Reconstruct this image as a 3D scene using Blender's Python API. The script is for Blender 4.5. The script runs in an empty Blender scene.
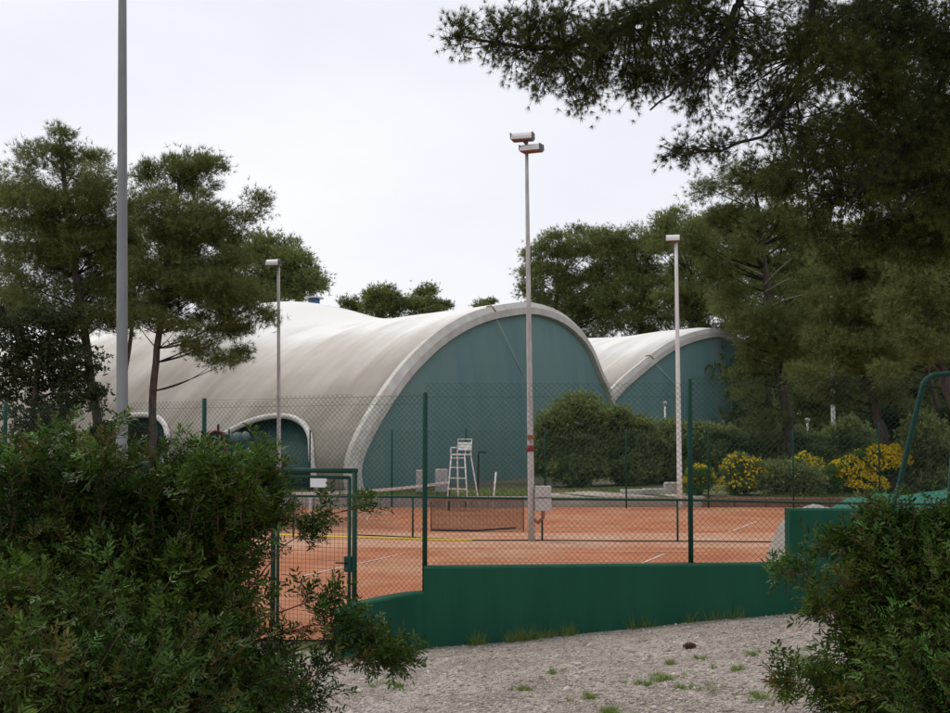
import bpy, math, random
import numpy as np
from mathutils import Vector, Matrix, Euler

random.seed(7)
rng = np.random.default_rng(7)
S = bpy.context.scene
col = S.collection

# ------------------------------------------------------------------ camera
EYE = 2.4                                   # height of the camera above the clay
PITCH, ROLL = math.radians(2.0), 0.0
SHIFT = (0.0875 - math.tan(PITCH)) / 0.95
cam_d = bpy.data.cameras.new('camera')
cam_d.sensor_width = 36.0
cam_d.lens = 36.0 * 1000.0 / 950.0
cam_d.shift_y = SHIFT
cam_d.clip_end = 3000.0
cam_d.clip_start = 0.05
cam = bpy.data.objects.new('camera', cam_d)
col.objects.link(cam)
cam.location = (0, 0, EYE)
cam.rotation_euler = Euler((math.pi / 2 + PITCH, ROLL, 0), 'XYZ')
S.camera = cam
RM = np.array(cam.rotation_euler.to_matrix())

# ------------------------------------------------------------------ sky and sun
SUN_EL, SUN_AZ = math.radians(58), math.radians(305)     # azimuth clockwise from +Y: to the left and a little ahead
W = bpy.data.worlds.new('World')
S.world = W
W.use_nodes = True
nt = W.node_tree
nt.nodes.clear()
out = nt.nodes.new('ShaderNodeOutputWorld')
sky = nt.nodes.new('ShaderNodeTexSky')
sky.sky_type = 'NISHITA'
sky.sun_disc = False
sky.sun_elevation = SUN_EL
sky.sun_rotation = SUN_AZ
sky.dust_density = 3.0
bg1 = nt.nodes.new('ShaderNodeBackground'); bg1.inputs['Strength'].default_value = 0.12
nt.links.new(sky.outputs[0], bg1.inputs['Color'])
tc = nt.nodes.new('ShaderNodeTexCoord')
mp = nt.nodes.new('ShaderNodeMapping'); mp.inputs['Scale'].default_value = (1.0, 1.0, 2.6)
nz = nt.nodes.new('ShaderNodeTexNoise'); nz.inputs['Scale'].default_value = 1.8; nz.inputs['Detail'].default_value = 5
rp = nt.nodes.new('ShaderNodeValToRGB')
rp.color_ramp.elements[0].position = 0.3; rp.color_ramp.elements[0].color = (0.76, 0.775, 0.85, 1)
rp.color_ramp.elements[1].position = 0.7; rp.color_ramp.elements[1].color = (0.95, 0.95, 0.985, 1)
nt.links.new(tc.outputs['Generated'], mp.inputs['Vector'])
nt.links.new(mp.outputs[0], nz.inputs['Vector'])
nt.links.new(nz.outputs['Fac'], rp.inputs['Fac'])
bg2 = nt.nodes.new('ShaderNodeBackground'); bg2.inputs['Strength'].default_value = 1.1
nt.links.new(rp.outputs[0], bg2.inputs['Color'])
mx = nt.nodes.new('ShaderNodeMixShader'); mx.inputs[0].default_value = 0.88      # a high overcast over the blue
nt.links.new(bg1.outputs[0], mx.inputs[1]); nt.links.new(bg2.outputs[0], mx.inputs[2])
nt.links.new(mx.outputs[0], out.inputs['Surface'])

sl = bpy.data.lights.new('sun', 'SUN')
sl.energy = 1.5
sl.angle = math.radians(14)
sl.color = (1.0, 0.94, 0.84)
so = bpy.data.objects.new('sun', sl)
col.objects.link(so)
sd = Vector((math.sin(SUN_AZ) * math.cos(SUN_EL), math.cos(SUN_AZ) * math.cos(SUN_EL), math.sin(SUN_EL)))
so.rotation_euler = sd.to_track_quat('Z', 'Y').to_euler()
so.location = (0, 0, 60)

S.view_settings.view_transform = 'Standard'
S.view_settings.look = 'None'
S.view_settings.gamma = 1
S.view_settings.use_curve_mapping = False
S.view_settings.exposure = 0.0
S.render.engine = 'CYCLES'
S.cycles.max_bounces = 6
S.cycles.transparent_max_bounces = 6

# ------------------------------------------------------------------ points in the place
def ray(u, v):
    """direction through a pixel of the 950 x 713 photograph"""
    d = RM @ np.array(((u - 475.0) / 1000.0, (356.5 - v) / 1000.0 + SHIFT * 0.95, -1.0))
    return d
def P(u, v, Y):
    d = ray(u, v); t = Y / d[1]
    return np.array((d[0] * t, Y, EYE + d[2] * t))
def G(u, v, z=0.0):
    d = ray(u, v); t = (z - EYE) / d[2]
    return np.array((d[0] * t, d[1] * t, z))
def zat(v, Y): return P(475, v, Y)[2]
def xat(u, Y): return P(u, 444, Y)[0]

# ------------------------------------------------------------------ tags
def tag(o, label=None, cat=None, group=None, kind=None):
    if label: o['label'] = label
    if cat: o['category'] = cat
    if group: o['group'] = group
    if kind: o['kind'] = kind
    return o
def thing(name, label, cat, loc, group=None):
    o = bpy.data.objects.new(name, None)
    o.empty_display_size = 0.2
    o.location = tuple(float(c) for c in loc)
    col.objects.link(o)
    return tag(o, label, cat, group)
def link(name, me, mat, parent=None, loc=None):
    o = bpy.data.objects.new(name, me)
    if mat is not None: me.materials.append(mat)
    col.objects.link(o)
    if parent is not None: o.parent = parent
    elif loc is not None: o.location = tuple(float(c) for c in loc)
    return o
def origin(parent, loc):
    if parent is not None:
        v = Vector(parent.location)
        if parent.parent is not None: v = v + Vector(parent.parent.location)
        return np.array(v)
    return np.array(loc if loc is not None else (0, 0, 0), float)

def np_mesh(name, V, F, mat, parent=None, loc=None, smooth=False, uv=None):
    """one mesh object from arrays in world metres; F is (n,k)"""
    V = np.asarray(V, float) - origin(parent, loc)
    F = np.asarray(F, np.int32)
    me = bpy.data.meshes.new(name)
    me.vertices.add(len(V)); me.vertices.foreach_set('co', V.astype(np.float32).ravel())
    n, k = F.shape
    me.loops.add(n * k); me.loops.foreach_set('vertex_index', F.ravel())
    me.polygons.add(n); me.polygons.foreach_set('loop_start', np.arange(0, n * k, k, dtype=np.int32))
    if smooth: me.polygons.foreach_set('use_smooth', np.ones(n, bool))
    me.update(calc_edges=True)
    if uv is not None:
        l = me.uv_layers.new(name='UVMap')
        l.data.foreach_set('uv', np.asarray(uv, np.float32)[F.ravel()].ravel())
    return link(name, me, mat, parent, loc)

class MB:
    """collects shapes in world metres; build() links them as one mesh object"""
    def __init__(s): s.v = []; s.f = []; s.sm = []
    def add(s, vs, fs, smooth=False):
        b = len(s.v)
        s.v += [tuple(float(c) for c in p) for p in vs]
        s.f += [tuple(i + b for i in f) for f in fs]
        s.sm += [smooth] * len(fs)
        return s
    def box(s, c, size, rz=0.0, bev=0.0, M=None):
        hx, hy, hz = (x / 2 for x in size)
        if bev <= 0:
            vs = [(x, y, z) for z in (-hz, hz) for x, y in ((-hx, -hy), (hx, -hy), (hx, hy), (-hx, hy))]
            fs = [(3, 2, 1, 0), (4, 5, 6, 7), (0, 1, 5, 4), (1, 2, 6, 5), (2, 3, 7, 6), (3, 0, 4, 7)]
        else:
            b = min(bev, hx * .9, hy * .9, hz * .9)
            vs = []; fs = []
            ring = [(-hx + b, -hy), (hx - b, -hy), (hx, -hy + b), (hx, hy - b), (hx - b, hy), (-hx + b, hy), (-hx, hy - b), (-hx, -hy + b)]
            lv = [(-hz, (hx - b) / hx, (hy - b) / hy), (-hz + b, 1, 1), (hz - b, 1, 1), (hz, (hx - b) / hx, (hy - b) / hy)]
            for z, sx, sy in lv: vs += [(x * sx, y * sy, z) for x, y in ring]
            for k in range(3):
                for i in range(8):
                    j = (i + 1) % 8; fs.append((k * 8 + i, k * 8 + j, k * 8 + 8 + j, k * 8 + 8 + i))
            fs.append(tuple(range(7, -1, -1))); fs.append(tuple(range(24, 32)))
        if M is None: M = Matrix.Rotation(rz, 3, 'Z')
        c = Vector(tuple(float(x) for x in c))
        s.add([M @ Vector(p) + c for p in vs], fs)
        return s
    def tube(s, pts, r, n=8, cap=True, smooth=True):
        pts = [Vector(tuple(float(c) for c in p)) for p in pts]
        if not hasattr(r, '__len__'): r = [r] * len(pts)
        vs = []; fs = []; ref = None
        for i, p in enumerate(pts):
            t = (pts[min(i + 1, len(pts) - 1)] - pts[max(i - 1, 0)])
            t = t.normalized() if t.length > 1e-9 else Vector((0, 0, 1))
            if ref is None:
                ref = Vector((1, 0, 0)) if abs(t.x) < .9 else Vector((0, 1, 0))
            a = (ref - t * ref.dot(t)).normalized(); b = t.cross(a); ref = a
            for k in range(n):
                q = 2 * math.pi * (k + .5) / n
                vs.append(p + (a * math.cos(q) + b * math.sin(q)) * r[i])
        for i in range(len(pts) - 1):
            for k in range(n):
                j = (k + 1) % n
                fs.append((i * n + k, i * n + j, i * n + n + j, i * n + n + k))
        s.add(vs, fs, smooth)
        if cap:
            m = len(s.v) - len(vs)
            s.f.append(tuple(m + k for k in range(n - 1, -1, -1))); s.sm.append(False)
            s.f.append(tuple(m + (len(pts) - 1) * n + k for k in range(n))); s.sm.append(False)
        return s
    def build(s, name, mat, parent=None, loc=None, label=None):
        o0 = origin(parent, loc)
        me = bpy.data.meshes.new(name)
        me.from_pydata([(p[0] - o0[0], p[1] - o0[1], p[2] - o0[2]) for p in s.v], [], s.f)
        me.polygons.foreach_set('use_smooth', s.sm)
        me.update()
        o = link(name, me, mat, parent, loc)
        if label: o['label'] = label
        return o

# ------------------------------------------------------------------ materials
def mat(name, base, rough=0.7, var=None, vscale=4.0, amt=0.5, bump=0.0, bscale=40.0, metal=0.0, stretch=(1, 1, 1), spec=0.22, island=0.0, trans=0.0, detail=6.0):
    m = bpy.data.materials.new(name); m.use_nodes = True
    n = m.node_tree; b = n.nodes['Principled BSDF']
    b.inputs['Roughness'].default_value = rough; b.inputs['Metallic'].default_value = metal
    b.inputs['Specular IOR Level'].default_value = spec
    b.inputs['Base Color'].default_value = (*base, 1)
    cur = None
    t = n.nodes.new('ShaderNodeTexCoord'); mpn = n.nodes.new('ShaderNodeMapping')
    mpn.inputs['Scale'].default_value = stretch
    n.links.new(t.outputs['Object'], mpn.inputs['Vector'])
    if var is not None:
        z = n.nodes.new('ShaderNodeTexNoise'); z.inputs['Scale'].default_value = vscale; z.inputs['Detail'].default_value = detail
        n.links.new(mpn.outputs[0], z.inputs['Vector'])
        r = n.nodes.new('ShaderNodeValToRGB')
        r.color_ramp.elements[0].position = .5 - .28 * (1 - amt) - .06; r.color_ramp.elements[1].position = .5 + .28 * (1 - amt) + .06
        r.color_ramp.elements[0].color = (*base, 1); r.color_ramp.elements[1].color = (*var, 1)
        n.links.new(z.outputs['Fac'], r.inputs['Fac']); cur = r.outputs[0]
    if island > 0:
        g = n.nodes.new('ShaderNodeNewGeometry')
        mr = n.nodes.new('ShaderNodeMapRange'); mr.inputs[3].default_value = 1 - island; mr.inputs[4].default_value = 1 + island
        n.links.new(g.outputs['Random Per Island'], mr.inputs[0])
        h = n.nodes.new('ShaderNodeHueSaturation')
        if cur is not None: n.links.new(cur, h.inputs['Color'])
        else: h.inputs['Color'].default_value = (*base, 1)
        n.links.new(mr.outputs[0], h.inputs['Value']); cur = h.outputs[0]
    if cur is not None: n.links.new(cur, b.inputs['Base Color'])
    if bump > 0:
        z2 = n.nodes.new('ShaderNodeTexNoise'); z2.inputs['Scale'].default_value = bscale; z2.inputs['Detail'].default_value = 8
        n.links.new(mpn.outputs[0], z2.inputs['Vector'])
        bm = n.nodes.new('ShaderNodeBump'); bm.inputs['Strength'].default_value = bump; bm.inputs['Distance'].default_value = 0.03
        n.links.new(z2.outputs['Fac'], bm.inputs['Height']); n.links.new(bm.outputs[0], b.inputs['Normal'])
    if trans > 0:
        o = n.nodes['Material Output']; tr = n.nodes.new('ShaderNodeBsdfTranslucent')
        if cur is not None: n.links.new(cur, tr.inputs['Color'])
        else: tr.inputs['Color'].default_value = (*base, 1)
        ms = n.nodes.new('ShaderNodeMixShader'); ms.inputs[0].default_value = trans
        n.links.new(b.outputs[0], ms.inputs[1]); n.links.new(tr.outputs[0], ms.inputs[2]); n.links.new(ms.outputs[0], o.inputs['Surface'])
    return m

M = {}
M['green_steel'] = mat('green painted steel', (.007, .048, .034), .55, (.010, .058, .042), 3, .4)
M['green_wire'] = mat('green coated wire', (.018, .055, .045), .5)
M['green_wall'] = mat('green painted render', (.011, .076, .044), .9, (.016, .092, .055), 2.2, .35, .25, 60, stretch=(2, 2, .35))
M['galv'] = mat('galvanised steel', (.19, .20, .205), .55, (.27, .275, .28), 6, .4, stretch=(1, 1, .3), metal=.35)
M['pale_pole'] = mat('weathered pale paint', (.38, .375, .365), .7, (.54, .535, .52), 5, .6, .2, 30, stretch=(2, 2, .5))
M['white'] = mat('white paint', (.78, .78, .77), .5, (.70, .69, .66), 6, .4)
M['lamp_white'] = mat('lamp housing', (.72, .72, .72), .4, (.6, .58, .56), 5, .4)
M['lamp_dark'] = mat('lamp ends', (.06, .06, .07), .5)
M['rust'] = mat('rusty steel', (.20, .10, .06), .85, (.30, .16, .10), 8, .4)
M['red'] = mat('red paint', (.24, .03, .03), .5)
M['grey_box'] = mat('grey plastic box', (.45, .45, .44), .6, (.52, .52, .50), 4, .4)
M['dark'] = mat('dark metal', (.02, .022, .024), .6)
M['clay'] = None
M['membrane'] = mat('teal grey membrane', (.115, .212, .215), .75, (.160, .242, .235), .7, .6, .15, 3, stretch=(1, 1, .12))
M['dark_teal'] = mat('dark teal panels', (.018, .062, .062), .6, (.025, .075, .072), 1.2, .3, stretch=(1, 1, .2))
M['rim'] = mat('pale concrete edge', (.62, .59, .55), .85, (.46, .43, .39), 1.3, .5, .3, 12)
M['rim_top'] = mat('weathered white rim', (.64, .615, .57), .85, (.46, .43, .38), 1.1, .45, .3, 12)
M['lip'] = mat('white concrete lip', (.74, .72, .69), .85, (.55, .52, .48), 1.8, .5, .3, 12)
M['bark'] = mat('pine bark', (.050, .038, .032), .95, (.11, .09, .078), 9, .5, .8, 22, stretch=(1, 1, .35))
M['twig'] = mat('dark twig', (.022, .018, .015), .95)
M['grey_twig'] = mat('grey dead twig', (.24, .21, .18), .95)
M['red_twig'] = mat('reddish twig', (.11, .06, .04), .8)
M['pine'] = mat('pine needles', (.112, .142, .050), .8, (.192, .208, .074), .55, .55, island=.5, trans=.38, spec=.1)
M['pine_far'] = mat('far pine needles', (.135, .170, .062), .8, (.215, .235, .082), .3, .55, island=.45, trans=.38, spec=.1)
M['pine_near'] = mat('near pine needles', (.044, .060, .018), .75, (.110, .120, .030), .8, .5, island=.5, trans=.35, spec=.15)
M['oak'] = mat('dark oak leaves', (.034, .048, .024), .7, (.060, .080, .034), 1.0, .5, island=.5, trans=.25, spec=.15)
M['shrub'] = mat('shrub leaves', (.175, .23, .095), .75, (.26, .30, .11), .7, .5, island=.5, trans=.38, spec=.1)
M['lentisk'] = mat('glossy shrub leaves', (.020, .050, .008), .42, (.078, .125, .017), 1.6, .6, island=.65, trans=.32, spec=.25)
M['tip'] = mat('reddish young leaves', (.12, .085, .022), .5, (.09, .10, .02), 5, .4, island=.4, trans=.25)
M['fresh'] = mat('fresh green leaves', (.07, .17, .035), .5, (.11, .20, .04), 4, .4, island=.35, trans=.3)
M['yellow'] = mat('broom flowers', (.76, .56, .01), .7, (.82, .68, .02), 5, .4, island=.25, trans=.2)
M['grass'] = mat('grass', (.15, .24, .05), .8, (.22, .27, .08), 2.5, .5, island=.4, trans=.25)
M['stone'] = mat('pale stones', (.31, .27, .24), .9, (.46, .41, .37), 11, .6, .3, 80, island=.4)
M['boulder'] = mat('boulder concrete', (.26, .24, .215), .95, (.40, .37, .335), 2.5, .5, .9, 9)
M['low_wall'] = mat('grey concrete', (.38, .36, .34), .9, (.48, .45, .42), 2.0, .4, .3, 14)
M['tarp'] = mat('green tarpaulin', (.018, .12, .085), .6, (.024, .145, .10), 2.0, .3, .4, 5)
M['teal_screen'] = mat('teal screen', (.02, .19, .17), .7, (.03, .22, .19), 2.0, .3)
M['net'] = mat('brown net cord', (.10, .055, .04), .9)
M['net_band'] = mat('net band', (.55, .48, .44), .8, (.62, .56, .52), 3, .4)
M['dark_net'] = mat('dark net cord', (.05, .045, .045), .9)
M['hose'] = mat('yellow hose', (.70, .52, .04), .5)
M['line'] = mat('court tape', (.66, .60, .55), .8, (.55, .42, .34), 3, .6)
M['duct'] = mat('grey duct', (.08, .12, .12), .7, (.14, .19, .19), 3, .3)
M['blue'] = mat('blue grey paint', (.06, .12, .22), .6)
M['cone'] = mat('pine cone scales', (.10, .05, .03), .9)

def ground_mat(name, c1, c2, c3, s1, s2, bump, bscale, vor=None, drag=0.0):
    m = bpy.data.materials.new(name); m.use_nodes = True
    n = m.node_tree; b = n.nodes['Principled BSDF']; b.inputs['Roughness'].default_value = .95; b.inputs['Specular IOR Level'].default_value = .2
    t = n.nodes.new('ShaderNodeTexCoord')
    def noise(sc, det=8):
        z = n.nodes.new('ShaderNodeTexNoise'); z.inputs['Scale'].default_value = sc; z.inputs['Detail'].default_value = det
        n.links.new(t.outputs['Object'], z.inputs['Vector']); return z
    a = noise(s1); r = n.nodes.new('ShaderNodeValToRGB')
    r.color_ramp.elements[0].position = .36; r.color_ramp.elements[1].position = .66
    r.color_ramp.elements[0].color = (*c1, 1); r.color_ramp.elements[1].color = (*c2, 1)
    n.links.new(a.outputs['Fac'], r.inputs['Fac'])
    c = noise(s2); r2 = n.nodes.new('ShaderNodeValToRGB'); r2.color_ramp.elements[0].position = .45; r2.color_ramp.elements[1].position = .72
    n.links.new(c.outputs['Fac'], r2.inputs['Fac'])
    mxn = n.nodes.new('ShaderNodeMixRGB'); mxn.inputs[2].default_value = (*c3, 1)
    n.links.new(r2.outputs[0], mxn.inputs[0]); n.links.new(r.outputs[0], mxn.inputs[1])
    cur = mxn.outputs[0]
    h = noise(bscale)
    hs = h.outputs['Fac']
    if vor:
        v = n.nodes.new('ShaderNodeTexVoronoi'); v.inputs['Scale'].default_value = vor
        n.links.new(t.outputs['Object'], v.inputs['Vector'])
        hv = n.nodes.new('ShaderNodeHueSaturation'); mr = n.nodes.new('ShaderNodeMapRange'); mr.inputs[3].default_value = .6; mr.inputs[4].default_value = 1.4
        sep = n.nodes.new('ShaderNodeSeparateColor'); n.links.new(v.outputs['Color'], sep.inputs[0])
        n.links.new(sep.outputs[0], mr.inputs[0]); n.links.new(mr.outputs[0], hv.inputs['Value']); n.links.new(cur, hv.inputs['Color'])
        cur = hv.outputs[0]; hs = v.outputs['Distance']
    if drag:
        for sc_, am in (((.35, 5.0, 1), drag), ((2.2, 1.4, 1), drag * .8), ((9, 7, 1), drag * .7)):
            mq = n.nodes.new('ShaderNodeMapping'); mq.inputs['Scale'].default_value = sc_; mq.inputs['Rotation'].default_value = (0, 0, .08)
            n.links.new(t.outputs['Object'], mq.inputs['Vector'])
            zq = n.nodes.new('ShaderNodeTexNoise'); zq.inputs['Scale'].default_value = 1.0; zq.inputs['Detail'].default_value = 6; n.links.new(mq.outputs[0], zq.inputs['Vector'])
            rq = n.nodes.new('ShaderNodeMapRange'); rq.inputs[1].default_value = .3; rq.inputs[2].default_value = .7; rq.inputs[3].default_value = 1 - am; rq.inputs[4].default_value = 1 + am
            n.links.new(zq.outputs['Fac'], rq.inputs[0]); hq = n.nodes.new('ShaderNodeHueSaturation'); n.links.new(rq.outputs[0], hq.inputs['Value']); n.links.new(cur, hq.inputs['Color']); cur = hq.outputs[0]
    n.links.new(cur, b.inputs['Base Color'])
    bm = n.nodes.new('ShaderNodeBump'); bm.inputs['Strength'].default_value = bump; bm.inputs['Distance'].default_value = .02
    n.links.new(hs, bm.inputs['Height']); n.links.new(bm.outputs[0], b.inputs['Normal'])
    return m
M['clay'] = ground_mat('red clay', (.345, .122, .056), (.405, .163, .085), (.42, .225, .135), .9, .35, .3, 25, drag=.13)
M['sand'] = ground_mat('pale dry clay', (.44, .24, .15), (.47, .28, .19), (.42, .18, .10), .8, .6, .3, 25, drag=.12)
M['gravel'] = ground_mat('grey gravel', (.30, .255, .22), (.44, .39, .345), (.23, .195, .155), 2.2, .9, .9, 60, 42)
M['earth'] = ground_mat('rough grassy earth', (.16, .13, .085), (.075, .095, .035), (.24, .20, .14), .6, .25, .8, 12)
M['path'] = ground_mat('sandy path', (.40, .34, .28), (.46, .40, .34), (.28, .23, .17), .8, .5, .6, 16)

def shell_mat():
    m = bpy.data.materials.new('weathered white shell'); m.use_nodes = True
    n = m.node_tree; b = n.nodes['Principled BSDF']; b.inputs['Roughness'].default_value = .8; b.inputs['Specular IOR Level'].default_value = .25
    uv = n.nodes.new('ShaderNodeUVMap')
    def streak(sx, sy, det=5):
        mp_ = n.nodes.new('ShaderNodeMapping'); mp_.inputs['Scale'].default_value = (sx, sy, 1)
        n.links.new(uv.outputs[0], mp_.inputs['Vector'])
        z = n.nodes.new('ShaderNodeTexNoise'); z.inputs['Scale'].default_value = 1.0; z.inputs['Detail'].default_value = det; z.inputs['Roughness'].default_value = .55
        n.links.new(mp_.outputs[0], z.inputs['Vector']); return z.outputs['Fac']
    a = streak(.55, .10, 4); c = streak(.2, .2); d = streak(2.0, .16)
    # the dirt lies on the foot of the shell: distance up the surface is in V
    sep = n.nodes.new('ShaderNodeSeparateXYZ'); n.links.new(uv.outputs[0], sep.inputs[0])
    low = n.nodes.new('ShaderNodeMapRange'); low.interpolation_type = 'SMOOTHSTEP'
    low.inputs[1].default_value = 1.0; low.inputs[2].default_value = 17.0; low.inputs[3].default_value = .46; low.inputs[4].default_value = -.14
    n.links.new(sep.outputs[1], low.inputs[0])
    def math_(op, x, y):
        k = n.nodes.new('ShaderNodeMath'); k.operation = op
        for i, q in enumerate((x, y)):
            if isinstance(q, float): k.inputs[i].default_value = q
            else: n.links.new(q, k.inputs[i])
        return k.outputs[0]
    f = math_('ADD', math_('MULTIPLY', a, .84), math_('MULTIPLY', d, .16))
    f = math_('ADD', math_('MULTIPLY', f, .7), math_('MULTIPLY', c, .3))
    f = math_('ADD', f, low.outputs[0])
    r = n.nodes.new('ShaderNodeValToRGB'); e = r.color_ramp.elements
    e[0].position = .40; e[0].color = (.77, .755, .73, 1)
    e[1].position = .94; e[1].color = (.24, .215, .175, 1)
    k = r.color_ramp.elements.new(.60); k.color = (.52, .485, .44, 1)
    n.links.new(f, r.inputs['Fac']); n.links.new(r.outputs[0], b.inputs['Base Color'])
    t = n.nodes.new('ShaderNodeTexCoord'); z2 = n.nodes.new('ShaderNodeTexNoise'); z2.inputs['Scale'].default_value = 2.0; z2.inputs['Detail'].default_value = 8
    n.links.new(t.outputs['Object'], z2.inputs['Vector'])
    bm = n.nodes.new('ShaderNodeBump'); bm.inputs['Strength'].default_value = .25; bm.inputs['Distance'].default_value = .06
    n.links.new(z2.outputs['Fac'], bm.inputs['Height']); n.links.new(bm.outputs[0], b.inputs['Normal'])
    return m
M['shell'] = shell_mat()

# ------------------------------------------------------------------ the ground
def grid(name, xs, ys, zf, m, kind='structure'):
    xs = np.asarray(xs, float); ys = np.asarray(ys, float)
    X, Y = np.meshgrid(xs, ys); Z = zf(X, Y)
    V = np.stack([X, Y, Z], -1).reshape(-1, 3); w = len(xs)
    i, j = np.meshgrid(np.arange(len(xs) - 1), np.arange(len(ys) - 1)); a = (j * w + i).ravel()
    o = np_mesh(name, V, np.stack([a, a + 1, a + w + 1, a + w], -1), m, smooth=True)
    return tag(o, kind=kind)

BANK = 38.2                                  # line of the low wall at the far side of the clay
def zw(X): return np.clip(-.04 + .108 * X, -.12, .75)
def gz(X, Y):
    t = np.clip(Y / 12.3, -2, 1.02)
    n = .018 * np.sin(X * 2.1 + Y * 1.3) + .014 * np.sin(X * 3.7 - Y * 2.9 + 1) + .02 * np.sin(X * .9 + Y * .7)
    return .8 * (1 - t) + zw(X) * t + n * (1 - .6 * np.clip(t, 0, 1))
def land(X, Y):
    z = np.where(Y < 12.355, -.6, np.where(Y < BANK, -.03, .36 + np.clip((Y - BANK), 0, 200) * .008))
    r = np.clip((X - 4) / 14, 0, 1) * np.clip((Y - BANK) / 12, 0, 1) * .5
    return z + np.where(Y >= BANK, r, 0)
grid('ground', [-700, -200, -80] + list(range(-60, 62, 2)) + [80, 200, 700],
     [-200, -30, 0, 12.35, 12.36, BANK - .012, BANK] + list(np.arange(40, 120, 2.0)) + [150, 220, 400, 1500], land, M['earth'])
grid('gravel_yard', np.arange(-30, 30.1, .25), np.arange(-15, 12.36, .25), gz, M['gravel'])
grid('clay_court', np.linspace(-30, 34, 33), np.linspace(12.36, BANK - .02, 14), lambda X, Y: 0 * X, M['clay'])
grid('dry_clay_strip', np.linspace(-30, 34, 65), np.linspace(23.2, 27.0, 3), lambda X, Y: 0 * X + .004, M['sand'])
# court lines
def strip(pa, pb, w=.05, z=.009):
    a = np.array(pa); b = np.array(pb); d = (b - a)[:2]; d /= np.linalg.norm(d); nrm = np.array((-d[1], d[0])) * w / 2
    return [(a[0] + nrm[0], a[1] + nrm[1], z), (a[0] - nrm[0], a[1] - nrm[1], z), (b[0] - nrm[0], b[1] - nrm[1], z), (b[0] + nrm[0], b[1] + nrm[1], z)]
mb = MB()
for (u1, v1, u2, v2) in ((430, 551, 705, 552), (300, 577, 401, 554.6), (640, 564.5, 665, 554), (728, 533, 756, 522), (450, 557, 530, 557), (600, 513, 720, 512)):
    mb.add(strip(G(u1, v1), G(u2, v2)), [(0, 1, 2, 3)])
tag(mb.build('court_lines', M['line']), kind='structure')
# pale path behind the far clay, on the right
vs = []; xs_ = np.linspace(xat(548, 39), xat(700, 39), 18); ys_ = [BANK - .03, BANK - .025, 38.6, 39.4, 40.3, 41.3]
for j_, y_ in enumerate(ys_):
    for i_, x_ in enumerate(xs_):
        e_ = .25 * math.sin(x_ * 1.9) + .15 * math.sin(x_ * 4.3); yy = y_ + (e_ if j_ == len(ys_) - 1 else 0)
        vs.append((x_, yy, .0 if j_ == 0 else float(land(np.array(x_), np.array(max(yy, BANK)))) + .02 + .03 * math.sin(x_ * 2.2 + yy)* (j_ > 1)))
mb = MB().add(vs, [(j * 18 + i, j * 18 + i + 1, j * 18 + 19 + i, j * 18 + 18 + i) for j in range(len(ys_) - 1) for i in range(17)], True)
tag(mb.build('path', M['path']), kind='structure')

# ------------------------------------------------------------------ the shell halls
A_DIR = np.array((-.97, .25)); A_DIR /= np.linalg.norm(A_DIR)
def interp_smooth(pts, n):
    """Catmull-Rom through 2-D points, resampled evenly"""
    p = np.array(pts, float); p = np.vstack([2 * p[0] - p[1], p, 2 * p[-1] - p[-2]])
    o = []
    for i in range(1, len(p) - 2):
        for t in np.linspace(0, 1, 24, endpoint=False):
            o.append(.5 * (2 * p[i] + (p[i + 1] - p[i - 1]) * t + (2 * p[i - 1] - 5 * p[i] + 4 * p[i + 1] - p[i + 2]) * t * t + (3 * p[i] - p[i - 1] - 3 * p[i + 1] + p[i + 2]) * t ** 3))
    o.append(p[-2]); o = np.array(o)
    for _ in range(6): o[1:-1] = .25 * o[:-2] + .5 * o[1:-1] + .25 * o[2:]
    L = np.concatenate([[0], np.cumsum(np.linalg.norm(np.diff(o, axis=0), axis=1))])
    q = np.linspace(0, L[-1], n)
    return np.stack([np.interp(q, L, o[:, 0]), np.interp(q, L, o[:, 1])], -1), q

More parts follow.
